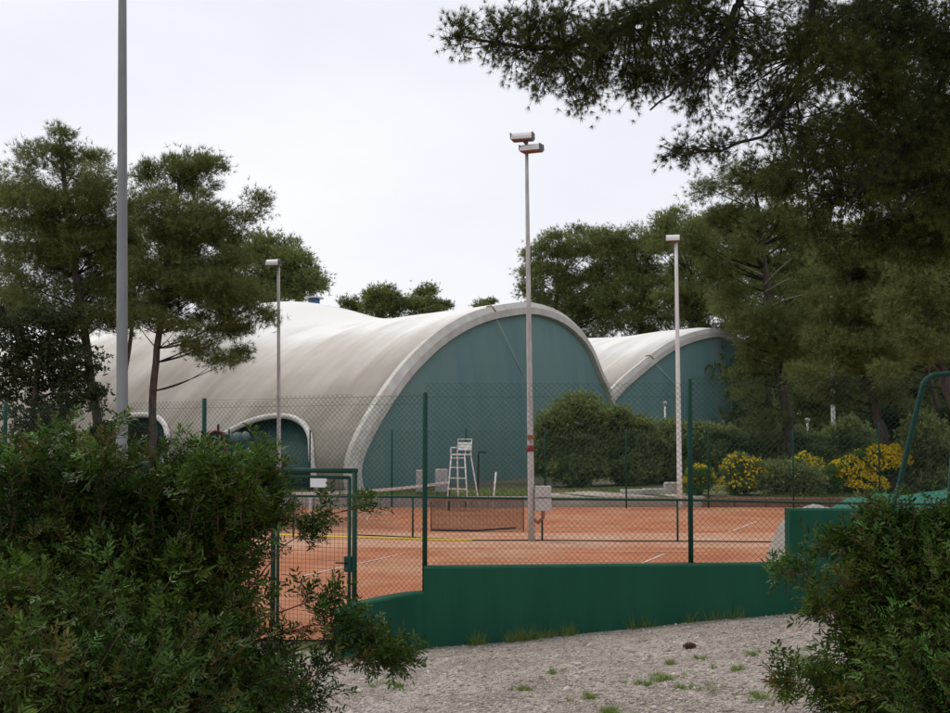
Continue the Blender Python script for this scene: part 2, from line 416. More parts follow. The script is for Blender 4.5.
def shell_hall(label, Fa, Fb, edge_px, length, gpts, openings, lip, n=170, tmax_fine=15.0, vent_t=None, flare=.26):
    Fa = np.array(Fa, float); Fb = np.array(Fb, float)
    c = (Fb - Fa); L = np.linalg.norm(c); c /= L
    nrm = np.array((c[1], -c[0]))
    if np.dot(nrm, A_DIR) > 0: nrm = -nrm                     # outward from the front arch
    # the front edge, where the sight lines cross the plane of the front
    prof = []
    for (u, v) in edge_px:
        d = ray(u, v); A = np.array([[d[0], -c[0]], [d[1], -c[1]]]); t, s_ = np.linalg.solve(A, Fa)
        prof.append((s_, EYE + d[2] * t))
    prof, arc = interp_smooth(prof, n)
    tan = np.gradient(prof, axis=0); tan /= np.linalg.norm(tan, axis=1)[:, None]
    out_n = np.stack([-tan[:, 1], tan[:, 0]], -1)               # outward normal in the front's plane
    root = thing('shell_hall', label, 'sports hall', (Fa[0], Fa[1], .3))
    zb = .2
    if len(gpts[0]) == 2 and gpts[0][0] > 100:               # ridge given as sight points: where each meets the ridge line
        ia = int(np.argmax(prof[:, 1])); p0 = Fa + c * prof[ia, 0]; g_ = [(0, 1.0)]
        for (u, v) in gpts:
            r_ = (u - 475) / 1000.0; t_ = (p0[0] - r_ * p0[1]) / (r_ * A_DIR[1] - A_DIR[0]); y_ = p0[1] + A_DIR[1] * t_
            if t_ > 1.2: g_.append((t_, (P(u, v, y_)[2] - .08 - zb) / (prof[ia, 1] - zb)))
        g_.append((length + 4, g_[-1][1] * .93)); gpts = g_; print('ridge', [(round(a, 1), round(b, 3)) for a, b in g_])
    def g(t): return np.interp(t, [a for a, b in gpts], [b for a, b in gpts])
    tt = np.concatenate([[0, .02, .35, .6, .9, 1.2], np.arange(1.35, tmax_fine, .14), np.arange(tmax_fine, length + .01, .8)])
    tsm = np.array([np.mean(g(np.clip(x + np.linspace(-1.5, 1.5, 9) * min(1, x / 2.0), 0, length))) for x in tt])
    off = np.interp(tt, [0, .02, .45, 1.3, 2.6, 5], [.36, .38, .36 + flare, .36 + flare * .75, .26, .08])
    def surf(i, t, extra=0.0):
        o = np.interp(t, tt, off) + extra
        s_ = prof[i, 0] + out_n[i, 0] * o; z = prof[i, 1] + out_n[i, 1] * o
        p = Fa + c * s_ + A_DIR * t
        return np.array((p[0], p[1], zb + (z - zb) * np.interp(t, tt, tsm)))
    V = np.array([[surf(i, t) for i in range(n)] for t in tt])
    UV = np.array([[(t, min(arc[i], 1.15 * (arc[-1] - arc[i]) + 3)) for i in range(n)] for t in tt])
    F = []
    def inside(t, z):
        for (tc_, w, h, z0) in openings:
            if abs((t - tc_) / w) ** 2.1 + abs(max(z - z0, 0) / h) ** 2.1 < 1: return True
        return False
    half = n // 3
    for k in range(len(tt) - 1):
        for i in range(n - 1):
            if i < half and openings and inside((tt[k] + tt[k + 1]) / 2, (V[k, i, 2] + V[k + 1, i + 1, 2]) / 2): continue
            a = k * n + i; F.append((a, a + 1, a + n + 1, a + n))
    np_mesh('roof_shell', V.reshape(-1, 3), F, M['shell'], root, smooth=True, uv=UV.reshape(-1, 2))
    # thick edge of the front arch: face, soffit
    def pr(i, o, t):
        s_ = prof[i, 0] + out_n[i, 0] * o; z = prof[i, 1] + out_n[i, 1] * o; p = Fa + c * s_ + A_DIR * t
        return (p[0], p[1], z)
    st_ = [(.48, .46), (.46, .62), (.2, .68), (0, .38), (0, 0), (.3, -.02)]
    for nm, k0, k1, mm in (('arch_rim', 0, 3, 'rim_top'), ('arch_face', 3, 5, 'rim')):
        vs = []; fs = []
        for (ta, oa), (tb_, ob) in zip(st_[k0:k1], st_[k0 + 1:k1 + 1]):
            q = len(vs)
            for i in range(n): vs += [pr(i, oa, ta - .003), pr(i, ob, tb_ - .003)]
            fs += [(q + 2 * i, q + 2 * i + 1, q + 2 * i + 3, q + 2 * i + 2) for i in range(n - 1)]
        MB().add(vs, fs, True).build(nm, M[mm], root)
    # the membrane that closes the arch, bellied a little
    mid = np.array(((prof[0, 0] + prof[-1, 0]) / 2, prof[:, 1].min()))
    R = 10; vs = []
    for k in range(R + 1):
        r = k / R
        for i in range(n):
            q = mid + (prof[i] - mid) * r; bl = .28 - .7 * (1 - r * r)
            p = Fa + c * q[0] + A_DIR * (bl + .0); vs.append((p[0], p[1], q[1] - .0))
    fs = [(k * n + i, k * n + i + 1, (k + 1) * n + i + 1, (k + 1) * n + i) for k in range(R) for i in range(n - 1)]
    MB().add(vs, fs, True).build('membrane_wall', M['membrane'], root)
    # a rusty joint cover across the edge, and the cable that runs down from it
    j = int(np.argmin(np.abs(arc / arc[-1] - lip)))
    mbx = MB().tube([pr(j, .38, -.02), pr(j, .70, .2), pr(j, .64, .48)], .05, 5)
    mbx.build('joint_cover', M['rust'], root)
    k2 = min(n - 1, j + int(.28 * n)); q = mid + (prof[k2] - mid) * .35
    p = Fa + c * q[0] - A_DIR * .25
    MB().tube([pr(j, -.05, -.03), (p[0], p[1], q[1])], .02, 4).build('cable', M['grey_box'], root)
    # arched side openings: raised lip and recessed panelling
    for (tc_, w, h, z0) in openings:
        lipv = []; zz = V[:, :half, 2]
        def on(t, z, extra):
            ii = np.arange(half); row = np.array([surf(i, t, extra) for i in ii])
            m_ = int(np.argmax(prof[:half, 1])); zs = row[:, 2]; f = np.interp(z, zs, ii)
            a = int(f); b_ = min(a + 1, half - 1); return row[a] * (1 - (f - a)) + row[b_] * (f - a)
        for q in np.linspace(0, math.pi, 41):
            cx, sx = math.cos(q), math.sin(q)
            t = tc_ - w * math.copysign(abs(cx) ** (2 / 2.1), cx); z = z0 + h * abs(sx) ** (2 / 2.1)
            lipv.append((t, max(z, z0)))
        MB().tube([on(t, z, .07) for t, z in lipv], .13, 8).build('opening_lip', M['lip'], root)
        vs = []; 
        for k, (t, z) in enumerate(lipv):
            for r in (1.03, .66, .33, 0.0):
                vs.append(on(tc_ + (t - tc_) * 1.03, z0 + (z - z0) * r, -.55) - np.array((0, 0, .0)))
        fs = [(k * 4 + r, k * 4 + 4 + r, k * 4 + 5 + r, k * 4 + 1 + r) for k in range(len(lipv) - 1) for r in range(3)]
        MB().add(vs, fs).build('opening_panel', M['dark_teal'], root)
    # closing wall at the far end
    e = V[-1]; ctr = e[[0, -1]].mean(0); vs = [tuple(p) for p in e] + [tuple(ctr)]
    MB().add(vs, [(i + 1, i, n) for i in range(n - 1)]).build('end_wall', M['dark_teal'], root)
    if vent_t is not None:
        m_ = int(np.argmax(prof[:, 1])); b = surf(m_, vent_t)
        MB().tube([b + np.array((0, 0, -.2)), b + np.array((0, 0, .34))], .36, 14).build('roof_vent', M['blue'], root)
        MB().tube([b + np.array((0, 0, .34)), b + np.array((0, 0, .40)), b + np.array((0, 0, .47))], [.62, .62, .2], 14).build('vent_cap', M['grey_box'], root)
    return root

edge1 = [(368, 497), (364, 488), (362, 468), (370, 444), (390, 408), (416, 372), (448, 342), (480, 324), (508, 316.5), (535, 314), (560, 321), (578, 334), (592, 352), (602, 376), (611, 396), (617, 425), (619, 472)]
FA, FB = (-4.75, 42.0), (10.0, 70.0)
shell_hall('large white concrete shell hall with big teal arch front beside the umpire chair', FA, FB, edge1, 31.0,
           [(460, 313), (440, 318.5), (415, 322), (390, 320.5), (360, 314.5), (340, 307.5), (320, 302), (300, 304), (270, 311), (240, 319), (200, 326), (142, 332), (92, 341), (60, 352)],
           [(4.85, 3.05, 3.2, .45), (11.75, 2.7, 3.3, .45)], .40, vent_t=14.9)
edge2 = [(590, 475), (596, 440), (616, 400), (650, 368), (677, 349), (704, 339), (726, 338), (748, 352), (765, 380), (782, 420), (790, 462)]
shell_hall('smaller white shell hall farther back, its teal arch half hidden by pines', (10.3, 70.6), (27.3, 84.0), edge2, 26.0,
           [(670, 330), (655, 333.5), (640, 335.5), (620, 337.5), (600, 338), (585, 338)], [], .33, n=80, tmax_fine=3.0)

# heater with red rim and duct in front of the side opening
hp = P(216, 470, 40.5); hz = float(land(hp[0], hp[1]))
ht = thing('air_heater', 'dark arched air heater with red rim beside the hall side opening', 'heater', (hp[0], hp[1], hz))
def arch_pts(cx, cy, w, z0, h, n=14):
    return [(cx - w, cy, z0)] + [(cx - w * math.cos(q), cy, z0 + h - w + w * math.sin(q)) for q in np.linspace(0, math.pi, n)] + [(cx + w, cy, z0)]
ap = arch_pts(hp[0], hp[1], .33, hz, zat(431, 40.5) - hz)
n_ = len(ap)
MB().add([p for p in ap] + [(p[0], p[1] + .7, p[2]) for p in ap], [tuple(range(n_))] + [(i, i + n_, i + 1 + n_, i + 1) for i in range(n_ - 1)] + [tuple(range(2 * n_ - 1, n_ - 1, -1))]).build('casing', M['dark'], ht)
MB().tube([(p[0], p[1] - .02, p[2]) for p in ap], .035, 6).tube([(hp[0] - .33, hp[1] - .02, zat(443, 40.5)), (hp[0] + .33, hp[1] - .02, zat(443, 40.5))], .025, 5).build('rim', M['red'], ht)
MB().tube([(hp[0], hp[1] + .3, zat(431, 40.5) - .02), (hp[0], hp[1] + .3, zat(424, 40.5))], .05, 6).build('flue', M['dark'], ht)
d0 = np.array((hp[0] + .3, hp[1] + .4, zat(439, 40.9))); d1 = P(246, 437, 42.6)
pts = [d0 + (d1 - d0) * t + np.array((0, 0, .05 * math.sin(t * 14))) for t in np.linspace(0, 1, 14)]
MB().tube(pts, [.19 + .012 * (i % 2) for i in range(14)], 12).build('duct', M['duct'], ht)

# low concrete wall along the far side of the clay
mb = MB()
xs = np.linspace(-26, xat(546, BANK), 14)
for i in range(len(xs) - 1): mb.box(((xs[i] + xs[i + 1]) / 2, BANK - .02, .17), (xs[i + 1] - xs[i] - .012, .22, .46), bev=.015)
tag(mb.build('low_wall', M['low_wall'], loc=(0, BANK, 0)), 'low grey concrete wall along the far edge of the clay behind the umpire chair', 'wall')
mb = MB()
a = P(702, 500, BANK); b = P(1050, 500, BANK)
xs = np.linspace(a[0], b[0], 12)
for i in range(11):
    mb.box(((xs[i] + xs[i + 1]) / 2, BANK - .02, .14), (xs[i + 1] - xs[i] - .02, .25, .42 + .03 * random.random()), bev=.03)
tag(mb.build('kerb', M['rust'], loc=(0, BANK, 0)), 'brown timber edging at the foot of the bushy bank on the right', 'kerb')
mb = MB()
for (u, v, w, h) in ((633, 494, 1.0, .22), (655, 492, 1.0, .25), (678, 489, 1.1, .5), (693, 489, .7, .42)):
    p = P(u, v, 40.0); mb.box((p[0], p[1], float(land(p[0], p[1])) + h / 2 - .02), (w, .4, h), rz=.05, bev=.04)
tag(mb.build('stone_edging', M['low_wall'], loc=P(660, 494, 40.0)), 'row of pale stone blocks on the bank in front of the hedge', 'stone edging')

# ------------------------------------------------------------------ chain link
def link_panel(mb, a, b, z0, z1, pitch=.0707, r=.0021, thick=True, ext=.04):
    """straight diagonal wires of a chain-link panel between plan points a and b"""
    a = np.array(a, float)[:2]; b = np.array(b, float)[:2]; w = np.linalg.norm(b - a); d = (b - a) / w; nr = np.array((-d[1], d[0]))
    h = z1 - z0; h2 = h + ext
    def seg(x0, y0, x1, y1, o):
        p0 = a + d * x0 + nr * o; p1 = a + d * x1 + nr * o
        mb.tube([(p0[0], p0[1], z0 + y0), (p1[0], p1[1], z0 + y1)], r, 3, cap=False, smooth=False)
    k = -h2
    while k < w:
        x0, y0, x1, y1 = k, 0, k + h2, h2
        if x0 < 0: y0 -= x0; x0 = 0
        if x1 > w: y1 -= (x1 - w); x1 = w
        if x1 > x0 + .01:
            seg(x0, y0, x1, y1, r); seg(w - x0, y0, w - x1, y1, -r)
        k += pitch
def tension(mb, a, b, zs, r=.002):
    for z in zs: mb.tube([(a[0], a[1], z), (b[0], b[1], z)], r, 4, cap=False)
def round_post(mb, p, z0, z1, r=.03):
    mb.tube([(p[0], p[1], z0), (p[0], p[1], z1), (p[0], p[1], z1 + .012)], [r, r, r * .6], 12)

def pxy(u, Y): return np.array((xat(u, Y), Y))
A0 = pxy(-160, 18.0); A1 = pxy(5, 15.6); A2 = pxy(204, 13.7); A3 = pxy(425, 12.35); A4 = pxy(690, 12.3); A5 = pxy(958, 12.2); A6 = pxy(1230, 12.1)
def on_line(u, a, b):
    t = 0.0
    r = (u - 475) / 1000.0
    den = (b - a); t = (r * a[1] - a[0]) / (den[0] - r * den[1]); return a + den * t
GL = on_line(274, A2, A3); GR = on_line(355, A2, A3)
ft = thing('chain_link_fence', 'tall green chain link fence with round posts standing on the green wall', 'fence', (A3[0], A3[1], .5))
zA1, zA2, zA3, zA4, zA5 = zat(403, 15.6), zat(399, 13.7), zat(393, 12.35), zat(379, 12.3), zat(378, 12.2)
for p, z0, z1 in ((A0, -.1, 3.0), (A1, -.1, zA1), (A2, -.1, zA2), (A3, .4, zA3), (A4, .8, zA4), (A5, 1.5, zA5), (A6, 1.5, zA5)):
    m_ = MB(); round_post(m_, p, z0, z1, .031); m_.build('post', M['green_steel'], ft)
w = MB()
ZG = 2.12
link_panel(w, A0, A1, -.05, zA1 - .06); link_panel(w, A1, A2, -.05, zA2 - .06)
link_panel(w, A2, GL, -.05, zA2 - .08); link_panel(w, GL, GR, ZG, zA2 - .02); link_panel(w, GR, A3, .35, zA3 - .06)
link_panel(w, A3, A4, .85, (zA3 + zA4) / 2 + .0)
def mid_pt(a, b, t): return a + (b - a) * t
W790 = on_line(790, A4, A5)
link_panel(w, A4, W790, .9, zA4 + .0); link_panel(w, W790, A5, 1.56, zA4 + .02); link_panel(w, A5, A6, 1.56, zA5)
w.build('wire_mesh', M['green_wire'], ft)
w = MB()
tension(w, A1, A2, (.1, 1.5, zA2 - .12)); tension(w, A2, A3, (zA2 - .12, zA2 - .02)); tension(w, A3, A4, (.95, 1.9, zA3 - .05)); tension(w, A4, A5, (1.9, zA4 - .06, zA4 + .0)); tension(w, A5, A6, (1.9, zA5 - .06))
w.build('tension_wire', M['green_wire'], ft)

# gate
gt = thing('gate', 'green steel gate with wire grid, lock box and small white plate', 'gate', (GL[0], GL[1], -.05))
gd = (GR - GL) / np.linalg.norm(GR - GL); gw = np.linalg.norm(GR - GL)
def gp(x, z, o=0.0):
    q = GL + gd * x + np.array((gd[1], -gd[0])) * o; return (q[0], q[1], z)
zt = zat(471, GR[1]); zb_ = zat(637, GL[1])
for x in (0, gw): MB().tube([gp(x, -.15), gp(x, zt)], .033, 12).build('gate_post', M['green_steel'], gt)
MB().tube([gp(-.03, zt), gp(gw + .03, zt)], .033, 12).build('top_rail', M['green_steel'], gt)
lf = MB()
x0, x1, z0, z1 = .075, gw - .075, zb_, zt - .085
for a_, b_ in (((x0, z0), (x0, z1)), ((x1, z0), (x1, z1)), ((x0, z0), (x1, z0)), ((x0, z1), (x1, z1))):
    lf.tube([gp(*a_), gp(*b_)], .022, 8)
lf.build('leaf_frame', M['green_steel'], gt)
wg = MB()
for x in np.arange(x0 + .06, x1, .062): wg.tube([gp(x, z0), gp(x, z1)], .0024, 3, cap=False)
for z in np.arange(z0 + .05, z1, .055): wg.tube([gp(x0, z, .004), gp(x1, z, .004)], .0022, 3, cap=False)
wg.build('wire_grid', M['green_wire'], gt)
rzg = math.atan2(gd[1], gd[0])
lk = MB().box(gp(x1 - .01, zat(564.5, GR[1]), .0), (.11, .07, .2), rz=rzg, bev=.01).build('lock_box', M['green_steel'], gt)
MB().tube([gp(x1 - .02, zat(563, GR[1]), .03), gp(x1 - .02, zat(563, GR[1]), .09), gp(x1 - .15, zat(563, GR[1]), .09)], .011, 8).build('handle', M['dark'], lk)
MB().box(gp(gw * .58, zat(483.5, GR[1]), .035), (.25, .006, .115), rz=rzg, bev=.002).build('plate', M['white'], gt)

# retaining wall (one piece: curved wing, low run, high run)
def wall_run(mb, path, th, z0, zt0, zt1):
    path = [np.array(p, float) for p in path]; n = len(path); ch = .02
    L = np.concatenate([[0], np.cumsum([np.linalg.norm(path[i + 1] - path[i]) for i in range(n - 1)])]); vs = []
    for i, p in enumerate(path):
        d = path[min(i + 1, n - 1)] - path[max(i - 1, 0)]; d /= np.linalg.norm(d); nr = np.array((-d[1], d[0]))
        zt_ = (zt0 if callable(zt0) else None); z1 = zt0(L[i] / L[-1]) if callable(zt0) else zt0 + (zt1 - zt0) * L[i] / L[-1]
        f = p; b = p + nr * th
        for q, z in ((f, z0), (f, z1 - ch), (f + nr * ch, z1), (b - nr * ch, z1), (b, z1 - ch), (b, z0)): vs.append((q[0], q[1], z))
    fs = [(i * 6 + k, i * 6 + 6 + k, i * 6 + 7 + k, i * 6 + 1 + k) for i in range(n - 1) for k in range(5)]
    fs += [tuple(range(5, -1, -1)), tuple((n - 1) * 6 + k for k in range(6))]
    mb.add(vs, fs)
wl = MB()
Bz = [pxy(341, 11.5), pxy(362, 11.62), pxy(395, 12.0), pxy(414, 12.18), pxy(425, 12.22)]
bp, _ = interp_smooth(Bz, 24)
wall_run(wl, bp, .2, -.5, lambda t: .46 + .085 * min(1, t / .12) ** .5 + .05 * t, 0)
WR = on_line(789, pxy(425, 12.22), pxy(1230, 11.95))
wall_run(wl, [pxy(425, 12.22) + np.array((-.012, -.004)), WR], .2, -.5, zat(567, 12.22), zat(563.5, 12.1))
wall_run(wl, [WR + np.array((-.006, -.005)), pxy(1230, 11.95)], .22, -.5, zat(509, 12.1), zat(509, 12.1))
tag(wl.build('retaining_wall', M['green_wall'], loc=(A4[0], 12.2, 0)), 'dark green rendered stepped wall that carries the chain link fence', 'wall')

# bent tube frame on the right
bt = MB()
q0 = P(892, 516, 12.5); q1 = P(920, 397, 12.5); q2 = P(927, 379, 12.5); q3 = P(940, 374.5, 12.5); q4 = P(975, 373.5, 12.5); q5 = P(1090, 373, 12.5)
pp, _ = interp_smooth([(p[0], p[2]) for p in (q0, q1, q2, q3, q4, q5)], 46)
bt.tube([(q0[0] - .03, 12.5, .9)] + [(x, 12.5, z) for x, z in pp], .034, 12)
fr = thing('tube_frame', 'bent dark green steel tube frame rising behind the high wall', 'frame', (q0[0], 12.5, .9))
bt.build('bent_tube', M['green_steel'], fr)
ql = P(1090, 373, 12.5)
MB().tube([ql, (ql[0] + .3, 12.5, .8)], .034, 12).build('leg', M['green_steel'], fr)
q6 = P(945, 492, 14.5)
MB().tube([P(952, 455, 14.3), (q6[0] - .06, 14.5, .2)], .028, 10).build('strut', M['green_steel'], fr)
fr2 = MB().tube([P(952, 455, 14.3), (ql[0], 12.5, ql[2])], .025, 8).build('brace', M['green_steel'], fr)

# railing between the courts
rt = thing('railing', 'low green tube railing between the two clay courts', 'railing', (xat(413, 25.2), 25.2, 0))
rp_ = [pxy(170, 26.0), pxy(294, 25.7), pxy(413, 25.3), pxy(542, 24.95), pxy(677, 24.6), pxy(821, 24.3), pxy(975, 24.0), pxy(1130, 23.7)]
zr = [zat(495, 26.0), zat(496, 25.7), zat(497, 25.3), zat(499, 24.95), zat(500, 24.6), zat(503, 24.3), zat(505, 24.0), zat(507, 23.7)]
MB().tube([(p[0], p[1], z) for p, z in zip(rp_, zr)], .032, 10).build('rail', M['green_steel'], rt)
for p, z in zip(rp_, zr): MB().tube([(p[0], p[1], -.05), (p[0], p[1], z)], .026, 10).build('post', M['green_steel'], rt)
hs = [G(272, 535.5), G(300, 537), G(340, 538.2), G(380, 539), G(425, 540.5), G(455, 541.5), G(478, 541)]
tag(MB().tube([(p[0], p[1], .025) for p in hs], .03, 8).build('hose', M['hose'], loc=hs[3]), 'yellow hose lying on the clay along the foot of the railing', 'hose')
cb = [G(356, 535.6), G(400, 537.5), G(470, 541.2), G(545, 541), G(620, 541.8), G(690, 542), G(800, 543)]
tag(MB().tube([(p[0], p[1], .018) for p in cb], .016, 6).build('cable', M['dark'], loc=cb[3]), 'thin dark cable lying on the clay between the lamp pole and boulder', 'cable')

# far fence
fd = thing('chain_link_fence', 'distant green chain link fence with thin posts behind the far court', 'fence', (xat(545, 37.6), 37.6, 0))
fps = [(150, 38.4, 428), (229, 38.3, 429), (310, 38.1, 430), (392, 37.9, 430), (466, 37.8, 429), (545, 37.7, 428), (626, 37.6, 430), (708, 37.5, 428), (793, 37.4, 430), (879, 37.2, 422), (966, 37.0, 423), (1060, 36.8, 424)]
for (u, Y, v) in fps:
    p = pxy(u, Y); m_ = MB(); round_post(m_, p, -.05, zat(v, Y), .03); m_.build('post', M['green_steel'], fd)
w = MB()
for i in range(len(fps) - 1):
    link_panel(w, pxy(fps[i][0], fps[i][1]), pxy(fps[i + 1][0], fps[i + 1][1]), .02, zat(430, fps[i][1]) - .05, pitch=.0707, r=.0016)
w.build('wire_mesh', M['green_wire'], fd)

# ------------------------------------------------------------------ lamp poles
def flood(mb_parts, c, yaw, tilt, w=.62, hd=.24, dp=.42, parent=None):
    R_ = Matrix.Rotation(yaw, 3, 'Z') @ Matrix.Rotation(tilt, 3, 'X')
    lm = MB()
    # half-round housing
    n = 9; vs = []
    for sx in (-w / 2, w / 2):
        for k in range(n):
            q = math.pi * k / (n - 1); vs.append((sx, -dp / 2 * math.cos(q), hd * math.sin(q) - hd * .3))
    fs = [(k, k + 1, n + k + 1, n + k) for k in range(n - 1)] + [tuple(range(n - 1, -1, -1)), tuple(range(n, 2 * n))]
    cc = Vector(tuple(float(x) for x in c))
    lm.add([R_ @ Vector(p) + cc for p in vs], fs)
    h = lm.build('lamp_housing', M['lamp_white'], parent)
    MB().box(tuple(R_ @ Vector((0, 0, -hd * .3 - .012)) + cc), (w * .97, dp * .95, .02), M=R_).build('lamp_glass', M['rust'], h)
    for sx in (-w / 2 - .012, w / 2 + .012): MB().box(tuple(R_ @ Vector((sx, 0, hd * .18)) + cc), (.022, dp * .9, hd * .8), M=R_).build('end_cap', M['lamp_dark'], h)

    return h
def lamp_pole(label, u_top, v_top, u_base, Y, r0, r1, lamps, m, z0=0.0, group=None):
    b = np.array((xat(u_base, Y), Y, z0)); t = P(u_top, v_top, Y)
    o = thing('floodlight_pole', label, 'lamp pole', b, group)
    MB().tube([b + (t - b) * k for k in np.linspace(0, 1, 9)], [r0 + (r1 - r0) * k for k in np.linspace(0, 1, 9)], 14).build('pole', m, o)
    for (u, v, yaw, tilt, w_, hd) in lamps:
        c = P(u, v, Y - .15)
        flood(None, c, yaw, tilt, w_, hd, parent=o)
        MB().tube([t + np.array((0, 0, -.12)), c + np.array((0, .05, -.03))], .03, 6).build('bracket', M['galv'], o)
    return o
fg = 'floodlight poles of the tennis courts'
pm = lamp_pole('tall pale floodlight pole with two lamp heads and a red band', 526.5, 140, 531.5, 24.75, .088, .042, [(522.5, 137.5, -.22, .12, .52, .18), (531.5, 149, -.35, .12, .50, .17)], M['pale_pole'])
bx = P(530.8, 437, 24.6); MB().box(bx, (.18, .2, .1), bev=.01).build('junction_box', M['rust'], pm)
bx = P(530.3, 448.5, 24.75); MB().tube([bx - np.array((0, 0, .075)), bx + np.array((0, 0, .075))], .089, 14).build('red_band', M['red'], pm)
lamp_pole('slim white floodlight pole with one lamp in front of the hedge and smaller hall', 676, 241, 679.5, 37.0, .10, .06, [(672.8, 239, -.2, .1, .50, .22)], M['white'], group=fg)
lamp_pole('slim grey floodlight pole with one lamp before the large shell hall', 278.5, 265, 279.5, 37.9, .085, .055, [(273.5, 263.5, -.2, .1, .50, .22)], M['pale_pole'], group=fg)
lamp_pole('thick galvanised steel pole standing alone rising past the top of the photo', 122.5, -70, 124.5, 11.6, .078, .044, [(118, -72, .1, 0, .6, .25)], M['galv'], z0=-.15)
lp = lamp_pole('thin white pole half hidden among the pines on the right', 831, 300, 834, 50.0, .11, .09, [(828, 299, .1, 0, .5, .22)], M['white'], z0=.5)
bx = P(835.5, 450, 49.8); MB().box(bx, (.32, .22, .5), bev=.02).build('junction_box', M['grey_box'], lp)
for (u, v, Y, lab) in ((665, 404, 51.0, 'small grey garden lamp on a thin post above the hedge'), (807.5, 421, 47.0, 'small white garden lamp among the shrubs under the pines')):
    p = P(u, v, Y); o = thing('garden_lamp', lab, 'lamp', (p[0], Y, .45))
    MB().tube([(p[0], Y, .4), (p[0], Y, p[2] - .08)], .045, 8).build('post', M['white'], o)
    MB().tube([(p[0], Y, p[2] - .1), (p[0], Y, p[2]), (p[0], Y, p[2] + .1), (p[0], Y, p[2] + .14)], [.05, .10, .12, .04], 10).build('lamp_head', M['grey_box'], o)
# lone thin post with arm near the umpire chair
p = P(478, 500, 38.0)
tag(MB().tube([(p[0], 38.6, .3), (p[0] + .02, 38.6, zat(455, 38.6)), (P(479, 452, 38.6)[0], 38.6, zat(452, 38.6)), (P(486, 452.5, 38.6)[0], 38.6, zat(452.5, 38.6))], .035, 6).build('bent_post', M['dark'], loc=(p[0], 38.6, .3)), 'thin dark post with short bent arm just right of the umpire chair', 'post')
a = P(492.5, 500, 37.0); b = P(496, 472, 37.0)
tag(MB().tube([(a[0], 37.0, 0), b], .035, 8).build('white_stake', M['white'], loc=a), 'leaning white stake right of the umpire chair', 'stake')
# meter box
mbx = P(543, 498.5, 24.7)
mt = thing('meter_box', 'grey meter box mounted on a green railing post by the pale pole', 'meter box', (mbx[0], 24.7, zat(511, 24.7)))
MB().box(mbx, (.40, .2, zat(486, 24.7) - zat(511, 24.7)), bev=.015).build('case', M['grey_box'], mt)
MB().box((mbx[0], 24.595, mbx[2] + .02), (.37, .006, .02)).build('seam', M['dark'], mt)
MB().tube([(mbx[0] + .0, 24.66, mbx[2] - .3), (mbx[0], 24.66, mbx[2] - .46), (xat(538, 24.7), 24.7, mbx[2] - .6), (xat(533, 24.7), 24.73, mbx[2] - .5)], .045, 8).build('conduit', M['rust'], mt)

# ------------------------------------------------------------------ umpire chair
uc = G(461, 511.0); Yc = uc[1]
ch = thing('umpire_chair', 'tall white umpire chair with ladder standing behind the brown net', 'umpire chair', (uc[0], Yc, 0))
RZ = Matrix.Rotation(math.radians(-28), 3, 'Z')
def L_(x, y, z): return tuple(RZ @ Vector((x, y, 0)) + Vector((uc[0], Yc, z)))
sh = 2.02
fr_ = MB()
for s in (-1, 1):
    fr_.tube([L_(s * .44, -.30, 0), L_(s * .27, -.22, sh)], .028, 8)
    fr_.tube([L_(s * .46, .62, 0), L_(s * .27, .22, sh)], .028, 8)
    fr_.tube([L_(s * .44, -.29, .42), L_(s * .44, .52, .42)], .024, 6)
fr_.tube([L_(-.44, -.28, .42), L_(.44, -.28, .42)], .02, 6)
fr_.build('frame', M['white'], ch)
for k, z in enumerate((.42, .80, 1.18, 1.56, 1.90)):
    hw = .44 - .17 * z / sh
    MB().box(L_(0, -.30 + .08 * z / sh, z), (2 * hw, .07, .035), M=RZ).build('rung', M['white'], ch)
MB().box(L_(0, 0, sh), (.60, .50, .05), M=RZ).build('seat', M['white'], ch)
bk = MB()
Rb = RZ @ Matrix.Rotation(math.radians(-10), 3, 'X')
for z in (.20, .30, .40): bk.box(L_(0, .24 + z * .12, sh + z), (.56, .025, .085), M=Rb)
bk.tube([L_(-.28, .22, sh), L_(-.28, .30, sh + .55), L_(.28, .30, sh + .55), L_(.28, .22, sh)], .022, 6)
bk.build('backrest', M['white'], ch)
for s in (-1, 1): MB().tube([L_(s * .30, -.22, sh), L_(s * .30, -.20, sh + .25), L_(s * .30, .24, sh + .25)], .022, 6).build('armrest', M['white'], ch)
MB().box(L_(0, .12, .42), (.86, .5, .03), M=RZ).build('lower_platform', M['white'], ch)

# white panels at the foot of the hall
for k, (u, v0, v1, w_, lab) in enumerate(((421.5, 470, 490, .42, 'narrow pale block left of the umpire chair before the hall'), (441.5, 469, 490, .50, 'wider pale block directly left of the umpire chair'))):
    p = P(u, v1, 39.4); z0 = .38; z1 = zat(v0, 39.4)
    o = thing('concrete_block', lab, 'block', (p[0], 39.4, z0), 'pale blocks at the foot of the hall')
    MB().box((p[0], 39.4, (z0 + .12 + z1) / 2), (w_, .16, z1 - z0 - .12), bev=.03).build('board', M['pale_pole'], o)
    for s in (-1, 1): MB().box((p[0] + s * w_ * .35, 39.4, z0 + .06), (.05, .14, .16)).build('foot', M['dark'], o)

# ------------------------------------------------------------------ nets
def net_panel(mb, a, b, z0, topf, n, cell, r):
    """cords of a net between plan points; topf(t) = height of the top"""
    a = np.array(a)[:2]; b = np.array(b)[:2]; w = np.linalg.norm(b - a); k = int(w / cell)
    for i in range(k + 1):
        p = a + (b - a) * i / k; mb.tube([(p[0], p[1], z0), (p[0], p[1], topf(i / k))], r, 3, cap=False, smooth=False)
    rows = int(1.0 / cell)
    for j in range(rows):
        pts = []
        for t in np.linspace(0, 1, n):
            p = a + (b - a) * t; z1 = topf(t); pts.append((p[0], p[1], z0 + (z1 - z0) * j / rows))
        mb.tube(pts, r, 3, cap=False, smooth=False)
